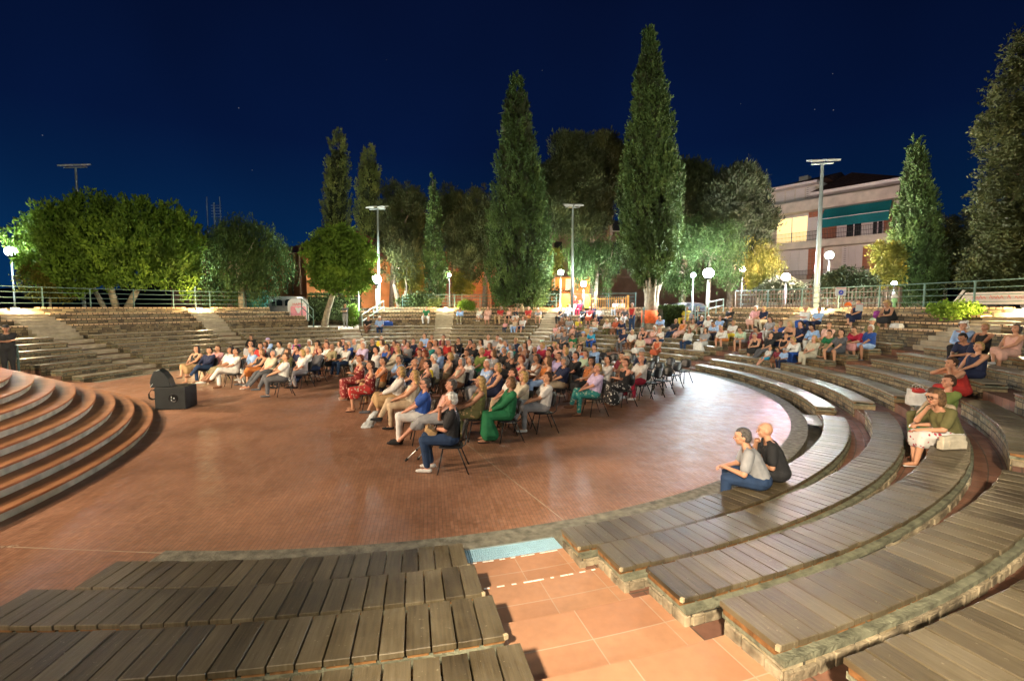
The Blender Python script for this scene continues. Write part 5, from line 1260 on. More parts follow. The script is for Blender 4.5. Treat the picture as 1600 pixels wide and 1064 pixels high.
def person(loc, rz, pose, hair, hc, top, tcol, bot, bcol, fat='n', sc=1.0, skin=0, shoes='shoe', shcol='dgrey', fine=False, glasses=False, label=None, group=None, P=None):
    pk = pose if P is None else pose + '*'
    P = P or POSES[pose]; K = skel(P); vox = .0085 if fine else .015; fz = FAT[fat]
    o = put('person', get(('b', pk, fat, fine), lambda: body_mesh(P, K, vox, fine, fz)), SKIN[skin], None)
    o.location = loc; o.rotation_euler = (0, 0, rz); o.scale = (sc,) * 3
    tag(o, label, 'person', group)
    v2 = .011 if fine else .017
    put({'tee': 'shirt', 'tank': 'sleeveless_top', 'strap': 'strapless_top', 'long': 'long_sleeved_shirt'}[top], get(('t', pk, top, fat, fine), lambda: top_mesh(P, K, top, v2, fz)), cloth_mat(tcol), o)
    put(BN[bot], get(('l', pk, bot, fat, fine), lambda: bottom_mesh(P, K, bot, v2, fz)), cloth_mat(bcol), o)
    if hair != 'bald':
        put('cap' if hair == 'cap' else 'hair', get(('h', pk, hair, fine), lambda: hair_mesh(K, hair, .009 if fine else .013)), cloth_mat(hc) if hair == 'cap' else hair_mat(hc), o)
        if hair == 'cap': put('hair', get(('h', pk, 'fringe', fine), lambda: hair_mesh(K, 'fringe', .013)), hair_mat('grey'), o)
    for q in (0, 1): put('shoe', get(('s', pk, shoes, q), lambda: shoe_mesh(P, K, shoes, q)), cloth_mat(shcol), o)
    put('eyes', get(('e', pk), lambda: eye_mesh(K)), EYEM, o); put('lips', get(('m', pk), lambda: lip_mesh(K)), LIPM, o)
    if glasses: put('glasses', get(('g', pk), lambda: glasses_mesh(K)), BLK, o)
    return o

# ---- chairs
CHM = mat('black_chair_shell', (.014, .015, .017), .35, var=.15, spec=.5)
def make_chair():
    o = empty('stacking_chair', (0, 0, 0)); b = MB(); vs = []; fs = []
    n, m = 9, 7
    for j in range(m):
        for i in range(n):
            x = (i / (n - 1) * 2 - 1); y = j / (m - 1) * 2 - 1; q = (abs(x) ** 4 + abs(y) ** 4) ** .25; k = 1 if q < 1e-6 else max(abs(x), abs(y)) / q
            vs.append((x * k * .21, y * k * .20 + .02, .44 - .02 * (1 - x * x) * (1 - .4 * y) - .015 * max(0, y - .5)))
    g = lambda i, j: j * n + i
    fs = [(g(i, j), g(i + 1, j), g(i + 1, j + 1), g(i, j + 1)) for j in range(m - 1) for i in range(n - 1)]
    s = MB().add(vs, fs).build('seat', CHM, o, True); md = s.modifiers.new('t', 'SOLIDIFY'); md.thickness = .018
    vs = []
    for j in range(m):
        for i in range(n):
            x = (i / (n - 1) * 2 - 1); y = j / (m - 1) * 2 - 1; q = (abs(x) ** 2.6 + abs(y) ** 2.6) ** (1 / 2.6); k = 1 if q < 1e-6 else max(abs(x), abs(y)) / q
            vs.append((x * k * .225, -.21 - .05 * (y + 1) * .7 + .05 * x * x, .69 + y * k * .155))
    s = MB().add(vs, fs).build('backrest', CHM, o, True); md = s.modifiers.new('t', 'SOLIDIFY'); md.thickness = .014
    for sx in (-1, 1):
        MB().tube([(sx * .19, .14, .425), (sx * .24, .23, .0)], .0115, 8).build('leg', DARKM, o, True)
        MB().tube([(sx * .19, -.10, .425), (sx * .25, -.27, .0)], .0115, 8).build('leg', DARKM, o, True)
    b = MB()
    for sx in (-1, 1): b.tube([(sx * .19, .16, .422), (sx * .195, -.14, .422), (sx * .19, -.22, .48), (sx * .18, -.25, .62)], .011, 8)
    b.tube([(-.19, .14, .42), (.19, .14, .42)], .010, 8); b.tube([(-.19, -.12, .42), (.19, -.12, .42)], .010, 8)
    b.build('frame', DARKM, o, True)
    return o
CHAIR0 = make_chair(); FIRST = [True]
def chair(loc, rz, label):
    o = CHAIR0 if FIRST[0] else copy_tree(CHAIR0); FIRST[0] = False
    o.location = loc; o.rotation_euler = (0, 0, rz)
    return tag(o, label, 'chair', 'black stacking chairs set out on the arena floor')
# ---- who sits where: x y of the top of the head in the photograph, hair, hair colour, top, colour, bottom, colour, pose [options]
CROWD = '''
310.6 540 long dark tank black/tan skirt tan cross
325 542 short dark long navy trousers jeans cross
339 539.7 short brown tee pink shorts brown wide f
360 542 curly dark tee white skirt khaki out
376.4 543 bun dark tee white trousers white cross
390 542.5 fringe grey tee lblue trousers white sit
391.4 532.7 bald grey tee grey trousers dgrey sit g
392 522.8 short brown long black trousers jeans sit
407 535.5 short dark tee red trousers black sit
410.7 545.4 bob lbrown tank black/brown skirt orange cross
418.3 528 cap lavender tee lblue trousers navy sit
419.3 533.3 bob brown tee grey skirt navy arms
423.5 546.5 short grey tee cream trousers dgrey out f
431.5 533.8 short dark tee white trousers jeans sit
446.5 551 short brown tee white trousers dgrey cross
447 544 long brown tee olive trousers black sit
453 535.7 bob white tee white skirt grey sit
462.5 528.6 bald grey tee purple trousers dgrey sit
464.8 539.4 short dark tee navy trousers black chin
478.5 541.8 short grey tee white trousers black sit f
483 530.5 bob white tee cream skirt tan sit
495.4 532.4 curly dark tee maroon skirt black chin
500.6 542.3 short brown long dgrey trousers jeans out
509.5 528.6 short dark tee brown trousers dgrey sit
511 533.8 short brown tee white trousers navy arms
519.4 536.6 fringe grey tee khaki shorts black sit
531 532.9 bob brown tee white skirt pink sit
539.6 537.6 short brown tee white trousers jeans sit s
545.7 532 short grey tee blue trousers navy sit
565 528.6 cap cream tee cream trousers khaki sit
567.6 533.8 short white tee lilac trousers white wide f
582 528.6 short lbrown long black trousers black arms
596 524 fringe white tee yellow trousers grey sit
598 530 bob brown tee white trousers jeans sit
605 537 short dark tank blue trousers navy sit
615 531.4 bun brown tee maroon trousers black sit
620.7 540 long blonde long cream trousers cream cross
622.6 535 long brown tee black skirt dred sit
562.4 554 short redh tank dred/peach longskirt dred/peach arms F
579 563.4 short brown tank dred/peach skirt red/cream arms F
599 557.3 bun dark tank orange/black trousers tan cross F
624 554.5 short dgr tee lblue trousers navy sit F
626.3 571.9 bob blonde long white skirt tan cross F
648 578 long blonde tank cream trousers beige cross F
648.4 559.6 fringe white tee navy trousers navy sit F
668 562.5 short dark tank black/brown trousers black sit F
669 590 short dgr tee blue trousers white sit F g
701 592 short dgr tank peach/pink skirt grey out F f
704 612.5 short white tee black trousers jeans chin F
664 547 curly redh tee brown skirt olive sit
656 533.3 bob blonde long red/white trousers navy sit
639.5 533.8 bob brown tee grey trousers jeans arms
646 528.6 short dark tee navy trousers black sit
663.5 520.6 short brown tee lblue trousers navy sit
677.5 552.6 short white tee white trousers khaki sit
672 534.3 bun dark tee teal trousers black sit
674.6 523 bob lbrown tank orange skirt brown sit
683.5 531 bob brown tee peach skirt brown sit
692 531.4 long lbrown long white trousers dgrey sit
693 523 short brown tee maroon trousers black sit
699.5 530 short grey tee red trousers navy sit
716.4 527.2 short dark tee black trousers navy arms
734.7 530 bun dark tank black skirt black chin
751.6 530 long dark tee white skirt dgrey arms
763 522.5 fringe white long white trousers green sit
777.5 523.5 short dark tee grey trousers dgrey sit
781.2 527.7 short white long white trousers dgrey lean
703.7 551.7 curly blonde tank beige skirt tan sit
721.6 558.7 bob grey tank cream trousers brown cross
735.2 556.4 short grey tee white trousers jeans sit f
729 545.5 short brown tee brown trousers dgrey sit
752.6 543.2 short blonde tee lime skirt green sit
762.4 561 short white tee lblue/white trousers grey arms
777 566.2 bob blonde tank navy trousers navy sit f
772.3 546.5 bob lbrown tee grey trousers dgrey sit
796.3 547.9 bob white tank black skirt black arms f
787.4 541.3 short grey tee black trousers dgrey sit
798.6 537 curly grey tee teal trousers grey sit
750.7 587 long blonde tank olive/lime longskirt olive/tan sit F
798.7 588.2 bob lbrown long green longskirt green sit F
805.3 576.4 short brown tee white trousers beige sit F
821.8 578.3 bob blonde tee cream trousers khaki sit F
848 580.2 short brown tee white trousers grey cross F
815 554.5 short redh tank crimson skirt maroon sit
819 547 fringe grey tee grey trousers navy sit
813 540 short white tee black trousers black sit
820.5 534.7 long brown tee brown trousers black sit
835.6 540.8 bald grey tee dgrey trousers dgrey sit
847.3 536 curly blonde tee crimson trousers black sit
843.6 531 cap mint tee lilac trousers grey sit
838.4 553.5 bun brown tank white skirt brown arms
857.7 556.4 long lbrown tank orange trousers lblue sit
857.2 545.4 short brown tee brown trousers dgrey sit
880.7 557.8 curly grey tee navy shorts beige cross F
866.6 534.7 curly blonde tee black trousers dgrey sit
860 540.3 short dark tee maroon trousers black sit
884 542.3 bob blonde tee black trousers black sit
876 550.2 short dark tee lavender skirt grey sit
885 536.5 bob dark tee dgrey trousers black sit
897 549.3 short dark tee black trousers dgrey sit
903.7 543.7 fringe white tee lblue trousers navy sit
906 538.8 curly brown tee rust trousers brown sit
929 537.6 short dark tee lblue trousers navy arms f
924.4 557.8 curly dark tank orange/black skirt black sit
934.3 567.6 short blonde tee lilac trousers teal/mint cross F
950 555.4 short dark tee white trousers dgrey sit
972.4 550.3 short dark tee maroon trousers black sit
980.3 551.7 cap cream tee khaki trousers brown sit
978 559.9 bun brown tank black longskirt black/white arms F
1002.9 554.2 fringe grey tee white trousers crimson wide F
1002.9 545.8 cap grey tee navy trousers navy sit
472 546 bob blonde tee white trousers grey sit
537 528.5 short brown tee navy trousers black sit
553 529 fringe white tee grey trousers black sit
588 541 short dark tee white trousers black arms
632 529.5 bob brown tee pink skirt black sit
656 545 short dark tee dgrey trousers black sit
687 543 short brown tee lblue trousers black sit
709 540 bob brown tee grey skirt black arms
741 535 short brown tee black trousers navy sit
765 535 bob lbrown tee crimson trousers grey sit
790 531 short grey tee lblue trousers black sit
806 527 bob blonde tee navy trousers black sit
830 530 short brown tee white trousers black sit
873 536 bob dark tee peach trousers black sit
893 533 fringe grey tee white trousers black sit
915 547 short brown tee mint trousers black sit
'''
BENCH = '''
575.4 497.3 short dark tee black trousers brown cross k7
592.8 496.3 cap white tee lblue trousers jeans sit k7
666.5 487 short brown tee green trousers white wide u1
718.2 486 short brown long lblue trousers khaki lean u1
749.7 488.3 bob blonde tee cream skirt white hug u1
762.4 489.7 short brown long peach skirt peach sit u1
782 488.3 short white tee red trousers tan sit u1
789.6 503 short dark tee pink trousers jeans sit k7 c
796.2 487 short brown tank peach shorts black sit u1
806.5 488.8 short dark tank black skirt white up u1
805 501 long blonde tank beige trousers lblue up k7
817 501.5 short dark tee white shorts navy sit k7
825.8 488.3 short lbrown tee red shorts orange sit u1
839.3 487.4 short white tee grey shorts khaki lean u1
885.3 475.6 bob brown tee white skirt white sit u4
886 487 short brown tee red shorts red sit u3 c
898.5 474.7 short white tee red trousers red sit u4
906 480.3 bob white long crimson trousers crimson sit u3
876.9 492 short dark tank black trousers black sit u1
888.6 495 bob brown tee white skirt grey sit u2
894.2 488.8 short blonde long white trousers white lean u3
877.8 501 short brown tee brown trousers dgrey sit k7
890 504 bob dark tee grey trousers grey sit k7
905 500 short grey tee yellow trousers black sit k7
912 497.3 short dark tee black trousers black sit u1
922.4 494 long redh tee dred skirt rust sit u1
928 487.4 fringe white tee navy trousers navy sit u2
930 503.5 bob lbrown tank beige skirt grey arms k7
938 495.8 short dark tee white trousers navy sit u1
949.2 501 bob blonde tee white/pink trousers olive lean k7
962.4 496.8 short white tee rust skirt brown sit k7
963.3 481.3 short brown tee white trousers grey sit u3
869.8 513 bob brown tee pink trousers grey arms k5
882.5 514.2 short dark tee brown trousers dgrey lean k5
891.4 512.8 long brown tank peach skirt brown sit k5
906.5 513.7 fringe grey tee olive trousers dgrey lean k6
919.2 519.8 short brown tee tan trousers brown sit k5
922.4 526 cap grey tee cyan trousers blue lean k4
910.7 533 cap lblue tee khaki trousers khaki sit k3
882.5 533 bun dark tee dgrey trousers black sit k3
895.2 532 short dark tee green trousers green lean k3
872.6 525.5 short grey tee grey trousers dgrey chin k4
972.8 483.2 bob brown tank peach skirt brown sit u3
971.4 500.5 short white tee navy trousers jeans lean k7
978 494 short brown tee dgrey trousers white sit u1
975 523 short dark tee navy trousers dgrey sit k4
987.8 523.6 short blonde tee white trousers brown sit k4
1000.5 529 bob brown tee cream skirt white sit k3
1006 510.4 short brown tank black trousers black lean k5
1020.2 508.5 short white tank peach/pink skirt pink sit k5
1030 511.4 fringe white tee white trousers jeans chin k5
1027.3 525.5 short lbrown tank rust skirt rust sit k3
1030 494 fringe grey tee lblue trousers beige lean k7
1056.4 497.3 short blonde tee black trousers jeans out k7
1068.6 497.3 short dark tank orange skirt peach out k7
1073.5 490 short brown tee yellow trousers yellow sit u1
1083.4 498.2 bob lbrown tank cream skirt olive sit k7
1090.9 489.7 short dark tee black trousers black sit u1
1096 496.8 short grey tee navy shorts khaki sit k7
1077.3 512.3 long redh long white trousers jeans sit k5
1107.3 495.8 short white tee white trousers white sit k7 f
1103.6 512.8 bob dark tee grey longskirt white sit k5
1114.8 506 short brown tee lblue/white trousers navy lean k6
1125.5 496 short brown tee lblue trousers grey sit k7
1126.7 506.5 short blonde long white shorts orange lean k6
1142 492 short dark tee black trousers black sit u1
1145.9 499 short blonde tee white trousers yellow sit k7
1155.7 516 short brown tee mint shorts grey lean k5
1182.5 490.2 short white tee pink skirt peach sit u1
1192 492 short blonde tee navy trousers cream sit u1
1179.7 511 short dark long maroon trousers maroon lean k6
1178.8 518 short grey tank black skirt black lean k5
1203.7 498 short brown tee grey trousers white sit k7
1212.6 510 short blonde tee black trousers navy sit k6
1220 500.4 short brown tee blue trousers navy sit k7
1236.6 500.8 bob blonde strap black trousers black chin k7
1249 505 short dark tee navy trousers navy sit k7
1259.2 490.5 cap beige tee white trousers blue arms u1
1280.8 492.4 short dark tee lblue trousers navy sit u1
1270 504 short dark long lblue trousers white lean k6 f
1205 525.5 short dark tee black trousers dgrey out k4
1229 521 short lbrown tank black skirt black sit k5
1239.4 522.5 bob blonde long white longskirt blue lean k4
1272.3 526.5 bob blonde tee cream trousers cream cross k4
1203.7 545 short blonde tee white/cyan shorts cyan out k3 c
1216 543 short dark tee maroon skirt brown sit k3 c
1225 543 cap grey tee lblue trousers navy sit k3 c
1294.4 503.7 short lbrown tee peach trousers tan sit k7
1299 513.5 short dark tee green trousers khaki hug k6
1311 513 short dark tee dgrey shorts dgrey wide k5
1337.3 510 short brown tee crimson skirt pink lean k5
1355.5 506 short white tee blue shorts lblue wide k5 f
1341.6 480.2 bun dark tank navy skirt navy cross u2
1386.7 481.6 curly blonde tank black skirt black lean u2
1363.2 498.5 cap mint tee olive trousers dgrey sit k7
1503.6 500.8 curly white long lblue trousers black chin k7
1539.3 504.6 short blonde tank black trousers black sit k7
1588.2 500.8 bob dgr tank peach/pink skirt peach cross k7
1504 525.2 short dark tee navy trousers navy lean k6 F
1529.9 530.4 short blonde tank navy longskirt navy sit k6 F f
1487.5 564 bun brown strap red skirt red lean k5 F
1482.8 589 short brown tee lime trousers olive sit k4 F
1462.5 607 short brown tee beige skirt lime/teal lean k3 F s
1473.4 608 bob lbrown tee olive skirt white/crimson lean k3 F g
1196 656 bald grey tee black trousers black chin k1 F
1160 671 short dgr tee grey trousers jeans lean k1 F
'''
HAIRC['dgr'] = (.085, .075, .068); CN['dgr'] = 'greying'
TARGET = Vector((-16.0, 6.0, 0))
def facing(d, p):
    v = TARGET.to_2d() - Vector((p[0], p[1])); ang = math.atan2(v.y, v.x)
    if d['kind'] == 'bench':
        c = Vector((CX, CY)) - Vector((p[0], p[1])); ca = math.atan2(c.y, c.x); dd = (ang - ca + PI) % (2 * PI) - PI; ang = ca + dd * (.8 if d['px'] > 1400 else .6)
    return ang
HERO = {
 704: dict(lean=2, kn=((.14, .42, .10), (-.12, .44, .10)), an=((.10, .34, -.34), (-.14, .38, -.34)), ha=((.07, .18, .55), (.04, .24, .24)), head=(-10, 8)),
 1196: dict(lean=-20, kn=((.14, .42, .12), (-.14, .43, .12)), an=((.12, .40, -.30), (-.13, .42, -.30)), ha=((.03, .30, .50), (-.03, .26, .20)), head=(2, -4)),
 1473: dict(lean=-24, kn=((.10, .45, .10), (-.10, .47, .12)), an=((.08, .44, -.32), (-.06, .52, -.28)), ha=((.04, .34, .50), (-.05, .46, .20)), head=(-4, -6)),
 1487: dict(lean=-25, kn=((.10, .42, .14), (-.10, .43, .14)), an=((.08, .40, -.30), (-.08, .42, -.30)), ha=((.10, .26, .56), (-.06, .34, .54)), head=(0, 0)),
 1160: dict(lean=-24, kn=((.20, .40, .14), (-.20, .42, .14)), an=((.16, .42, -.30), (-.18, .44, -.30)), ha=((.10, .44, .22), (-.14, .40, .26)), head=(4, -4)),
}
HN = dict(short='short %s hair', bob='%s bob', long='long %s hair', curly='curly %s hair', bun='tied %s hair', bald='bald head', fringe='balding %s head', cap='%s cap')
TN = dict(tee='%s top', tank='%s sleeveless top', strap='%s strapless top', long='%s long sleeved shirt')
BNL = dict(trousers='%s trousers', shorts='%s shorts', skirt='%s skirt', longskirt='long %s skirt')
def cn(c):
    if '/' in c: a, b_ = c.split('/'); return '%s and %s patterned' % (CN.get(a, a), CN.get(b_, b_))
    return CN.get(c, c)
PPL = []
for kind, txt in (('chair', CROWD), ('bench', BENCH)):
    for ln in txt.strip().split('\n'):
        t = ln.split(); d = dict(px=float(t[0]), py=float(t[1]), hair=t[2], hc=t[3], top=t[4], tc=t[5], bot=t[6], bc=t[7], pose=t[8], opt=t[9:], kind=kind)
        if d['pose'] == 'sit' and 'F' not in d['opt']: d['pose'] = ('sit', 'sit2', 'sit3')[int(d['px'] * 7 + d['py'] * 3) % 3]
        K = skel(HERO.get(int(d['px']), POSES[d['pose']])); t_ = h2w(K, (0, 0, .21)); d['hz'] = t_.z; d['ho'] = h2w(K, (0, 0, .12)).y; PPL.append(d)
rnd = random.Random(42)
for i, d in enumerate(PPL):
    d['sc'] = .62 if 'c' in d['opt'] else rnd.uniform(.95, 1.05); hh = d['hz'] * d['sc']
    if 'F' in d['opt']: d['sc'] = 1.0; hh = d['hz']
    if d['kind'] == 'chair': q = P3(d['px'], d['py'], .44 + hh); d['p'] = Vector((q.x, q.y)); d['z'] = .44
    else:
        code = [o for o in d['opt'] if o[0] in 'ku' and len(o) == 2][0]; n = int(code[1:])
        r, z = (rk(n) + .20, zk(n)) if code[0] == 'k' else (UZ[n - 1][0] + .20, UZ[n - 1][1])
        # walk along the ring until the head lands on its column in the photograph, trying the rows next to it too
        best = None
        cand = [(r, z)] + ([(rk(m) + .20, zk(m)) for m in (n - 1, n + 1) if 1 <= m <= 7] if code[0] == 'k' and n > 1 else [])
        for (cr_, cz_) in cand:
          a = -80.0
          while a < 176:
            w_ = pol(cr_, a, cz_ + hh); fa_ = facing(d, w_); w_ = w_ + Vector((math.cos(fa_), math.sin(fa_), 0)) * d['ho'] * d['sc']; dy = w_.y * math.cos(PIT) - (w_.z - H) * math.sin(PIT)
            if dy > 1:
                x = 800 + F * w_.x / dy; y = 532 - F * (w_.y * math.sin(PIT) + (w_.z - H) * math.cos(PIT)) / dy
                e = abs(x - d['px']) + .8 * abs(y - d['py'])
                if cr_ != r: e += 1.5
                if best is None or e < best[0]: best = (e, a, cr_, cz_)
            a += .1
        r, z = best[2:]; d['a'] = best[1]; q = pol(r, best[1]); d['p'] = Vector((q.x, q.y)); d['z'] = z; d['err'] = best[0]
        if 'F' in d['opt']: print('FIT', d['px'], d['py'], [round(t, 2) for t in best])
# keep seated neighbours apart: push overlapping chairs along the line of sight first
ch = [d for d in PPL if d['kind'] == 'chair']
for it in range(60):
    for i, a in enumerate(ch):
        for b_ in ch[i + 1:]:
            v = b_['p'] - a['p']; L_ = v.length
            if L_ < .54:
                v = v / max(L_, .01); m = (.54 - L_) / 2
                for d, s in ((a, -1), (b_, 1)):
                    ray = d['p'].normalized(); al = v.dot(ray) * ray; d['p'] = d['p'] + (al * 1.0 + (v - al) * .35) * m * s
bn = [d for d in PPL if d['kind'] == 'bench']
for it in range(40):
    for i, a in enumerate(bn):
        for b_ in bn[i + 1:]:
            if abs(a['z'] - b_['z']) > .05: continue
            v = b_['p'] - a['p']; L_ = v.length; mn = .46 if 'c' not in a['opt'] + b_['opt'] else .36
            if L_ < mn:
                m = (mn - L_) / 2; s = 1 if b_['a'] >= a['a'] else -1
                for d, q in ((a, -s), (b_, s)):
                    rr = (d['p'] - Vector((CX, CY))).length; d['a'] += q * math.degrees(m / rr); w_ = pol(rr, d['a']); d['p'] = Vector((w_.x, w_.y))
FACE = {}
def look(d): return 'person with %s, %s, %s' % (HN[d['hair']] % cn(d['hc']) if '%s' in HN[d['hair']] else HN[d['hair']], TN[d['top']] % cn(d['tc']), BNL[d['bot']] % cn(d['bc']))
ctx_all = {}
def place(d):
    px = d['px']
    if d['kind'] == 'chair':
        if 'F' in d['opt']: return 'on a chair'
        return 'in the chair crowd'
    if px < 700: return 'at far centre'
    if px < 845: return 'on the far rows'
    if px < 1045: return 'near the cypress entrance'
    if px < 1300: return 'on the crowded right rows'
    if px < 1400: return 'on the right rows'
    return 'at the right edge'
lab = {}
for i, d in enumerate(PPL): lab.setdefault(look(d), []).append(i)
for k_, ids in lab.items():
    ids.sort(key=lambda i: PPL[i]['px'])
    for j, i in enumerate(ids):
        d = PPL[i]
        if len(ids) == 1: d['label'] = look(d) + ', ' + place(d)
        else:
            others = [PPL[q] for q in ids if q != i and place(PPL[q]) == place(d)]
            # nearest neighbour with a look of its own
            nb = sorted([q for q in PPL if q is not d and q['kind'] == d['kind'] and len(lab[look(q)]) == 1], key=lambda q: (q['p'] - d['p']).length)[0]
            s = ('left of ' if d['px'] < nb['px'] else 'right of ') + '%s %s' % (cn(nb['tc']) if '/' not in nb['tc'] else cn(nb['tc'].split('/')[0]), 'top')
            d['label'] = '%s, %s' % (look(d), s) if others else look(d) + ', ' + place(d)
for d in PPL:
    w_ = d['label'].split()
    if len(w_) > 16:
        d['label'] = d['label'].replace(' patterned', ' print').replace('sleeveless ', '').replace('long sleeved ', '')
        if len(d['label'].split()) > 16: d['label'] = ' '.join(d['label'].split()[:16]).rstrip(',')
seen = {}
for d in sorted(PPL, key=lambda d: d['px']):
    n = seen.get(d['label'], 0); seen[d['label']] = n + 1
    if n: 
        base = d['label'].split(', '); d['label'] = ', '.join(base[:3])[:] + ', ' + ['', 'next one rightwards', 'third from left', 'fourth from left'][min(n, 3)]
SHN = ['dgrey', 'black', 'white', 'brown', 'black']
nch = 0
rowtag = sorted([d for d in PPL if d['kind'] == 'chair'], key=lambda d: d['px'])
clab = {}; DUP = {}
for i, d in enumerate(PPL):
    fine = 'F' in d['opt']; p = d['p']; ang = facing(d, p)
    ang += rnd.gauss(0, .10 if not fine else .04); rz = ang - PI / 2; d['rz'] = rz; fx = Vector((math.cos(ang), math.sin(ang)))
    P = None
    for hk, hp in HERO.items():
        if int(d['px']) == hk: P = hp; pose = 'h%d' % hk
    if P is None: pose = d['pose']
    # the head was matched, so slide the seat back along the facing direction by the head's forward offset
    K = skel(P or POSES[d['pose']]); ho = h2w(K, (0, 0, .12)).y * d['sc']
    seat = p - fx * ho if d['kind'] == 'chair' else p; d['seat'] = seat
    fat = 'f' if 'f' in d['opt'] else 's' if 's' in d['opt'] else 'n'
    sandal = rnd.random() < .35
    o = person((seat.x, seat.y, d['z'] + .004), rz, pose if P is None else pose, d['hair'], d['hc'], d['top'], d['tc'], d['bot'], d['bc'], fat, d['sc'], rnd.choice((0, 0, 1, 2)),
           'sandal' if sandal else 'shoe', rnd.choice(SHN), fine, 'g' in d['opt'], d['label'], 'people sitting on chairs in the arena' if d['kind'] == 'chair' else 'people sitting on the curved rows', P)
    if not fine and rnd.random() < .5: o.scale.x = -o.scale.x
    if d['kind'] == 'chair':
        s = 'black chair under %s' % d['label'].split(', ', 1)[0].replace('person', 'the person') + ', ' + ', '.join(d['label'].split(', ')[1:2])
        s = ' '.join(s.split()[:15]).rstrip(','); n = clab.get(s, 0); clab[s] = n + 1
        if n: s = ' '.join((s.replace('black chair', 'chair') + ['', ', further right', ', last rightwards', ', rightmost'][min(n, 3)]).split()[-16:])
        for sf in (', nearer the camera', ', behind the last row', ', beside the aisle gap', ', among the middle rows'):
            if s in DUP: s = ' '.join(s.split()[:12]).rstrip(',') + sf
        DUP[s] = 1
        chair((seat.x - fx.x * .02, seat.y - fx.y * .02, 0), rz, s)
# standing people
def stand(px, pyf, z, rz, *a, **k):
    q = P3(px, pyf, z); return person((q.x, q.y, z + .915), rz, *a, **k)
POSES['standcap'] = POSES['stand']
q = PY(540, 512, 33.5); person((q.x, 33.5, 1.227 + .915), R(175), 'stand', 'fringe', 'grey', 'tee', 'dgrey', 'trousers', 'grey', 'n', .97, 0, shcol='white', label='standing person in dark top and grey trousers, arms folded, at the entrance')
q = PY(9, 512, 15.2); person((q.x, 15.2, .42 + .915), R(-130), 'stand', 'cap', 'black', 'tee', 'black', 'trousers', 'black', 'f', .93, 1, shcol='black', label='standing person in black with arms folded behind the stage steps')
q = PY(987, 517, 28.3); person((q.x, 28.3, 1.227 + .915), R(150), 'standdown', 'short', 'white', 'tank', 'red', 'trousers', 'jeans', 'n', .97, 0, shcol='dgrey', label='standing person in red vest and jeans left of the cypress trunk')
# empty chairs right of the crowd
E_ = [(943.7, 551, 'between two heads behind the blue shirt'), (960.6, 552.5, 'behind the person in the white tee'), (989, 553, 'behind the cream cap'), (1018, 564, 'touching the man in crimson trousers'), (1026.6, 556, 'rearmost of the left empty pair'), (1034, 566, 'second of the left empty column'), (1031, 576, 'nearest of the empty column by crimson trousers'),
      (1049.7, 559, 'rearmost of the middle empty chairs'), (1060, 566, 'second of the right empty pair'), (1046, 573, 'nearest of the middle empty chairs'), (1073.4, 561, 'rightmost and apart from the others')]
for px, py, s in E_:
    q = P3(px, py, .84); v = TARGET - q; rz = math.atan2(v.y, v.x) - PI / 2 + rnd.gauss(0, .05); chair((q.x + math.cos(rz + PI / 2) * .25, q.y + math.sin(rz + PI / 2) * .25, 0), rz, 'empty black chair, ' + s)
# ---- things people brought
def by(px): return min(PPL, key=lambda d: abs(d['px'] - px))
def bagobj(name, p, dims, m, label, cat, rz=0, handle=True, flap=None):
    o = empty(name, p, rz, label=label, cat=cat); x, y, z = dims; s = Sol()
    s.b.box((0, 0, z * .5), (x * .94, y * .8, z * .86)); s.b.box((0, 0, z * .3), (x, y, z * .5)); s.ell((0, 0, z * .45), (x * .50, y * .62, z * .42)); s.ell((x * .1, 0, z * .9), (x * .34, y * .3, z * .12))
    put('bag_body', fuse(s, .011, 6, .6), m, o)
    if handle:
        for sy in (-1, 1): MB().tube([(-x * .22, sy * y * .3, z * .9), (-x * .18, sy * y * .36, z * 1.12), (0, sy * y * .38, z * 1.2), (x * .18, sy * y * .36, z * 1.12), (x * .22, sy * y * .3, z * .9)], .006, 6).build('handle', m, o, True)
    if flap: MB().ell((0, -y * .12, z * .86), (x * .46, y * .52, z * .17)).build('flap', flap, o, True)
    MB().box((0, -y * .52, z * .45), (x * .5, .012, z * .32)).build('pocket', m, o)
    return o
def on(px, py, z): q = P3(px, py, z); return (q.x, q.y, z)
def ring_p(px, r, z, off=0):
    best = min((abs(800 + F * w_.x / max(.1, w_.y * math.cos(PIT) - (w_.z - H) * math.sin(PIT)) - px), a) for a, w_ in ((a / 5, pol(r, a / 5, z)) for a in range(-400, 880)) if w_.y > 2 and (w_.x - CX) * w_.x + (w_.y - CY) * w_.y > 0)
    q = pol(r, best[1], z); return (q.x, q.y, z), R(best[1] + 90)
P_, A_ = ring_p(1430, rk(3) + .62, fl(3)); q = P3(1432, 634, fl(4) + .02)
bagobj('backpack', (q.x, q.y, q.z), (.34, .20, .38), cloth_mat('white'), 'white backpack with red flowers left of the seated group', 'backpack', R(-20), True, cloth_mat('red/white'))
bagobj('handbag', on(1487, 702, zk(3) + .004), (.42, .10, .22), cloth_mat('cream'), 'cream handbag on the bench beside the floral skirt', 'handbag', R(8), False)
g = by(704.3); fx = Vector((-math.sin(g['rz']), math.cos(g['rz'])))
bagobj('shoulder_bag', (g['seat'].x + fx.x * .24, g['seat'].y + fx.y * .24, .605), (.30, .11, .22), cloth_mat('tan'), 'tan bag on the lap of the person in black tee and jeans', 'handbag', g['rz'], False).rotation_euler.x = -.9
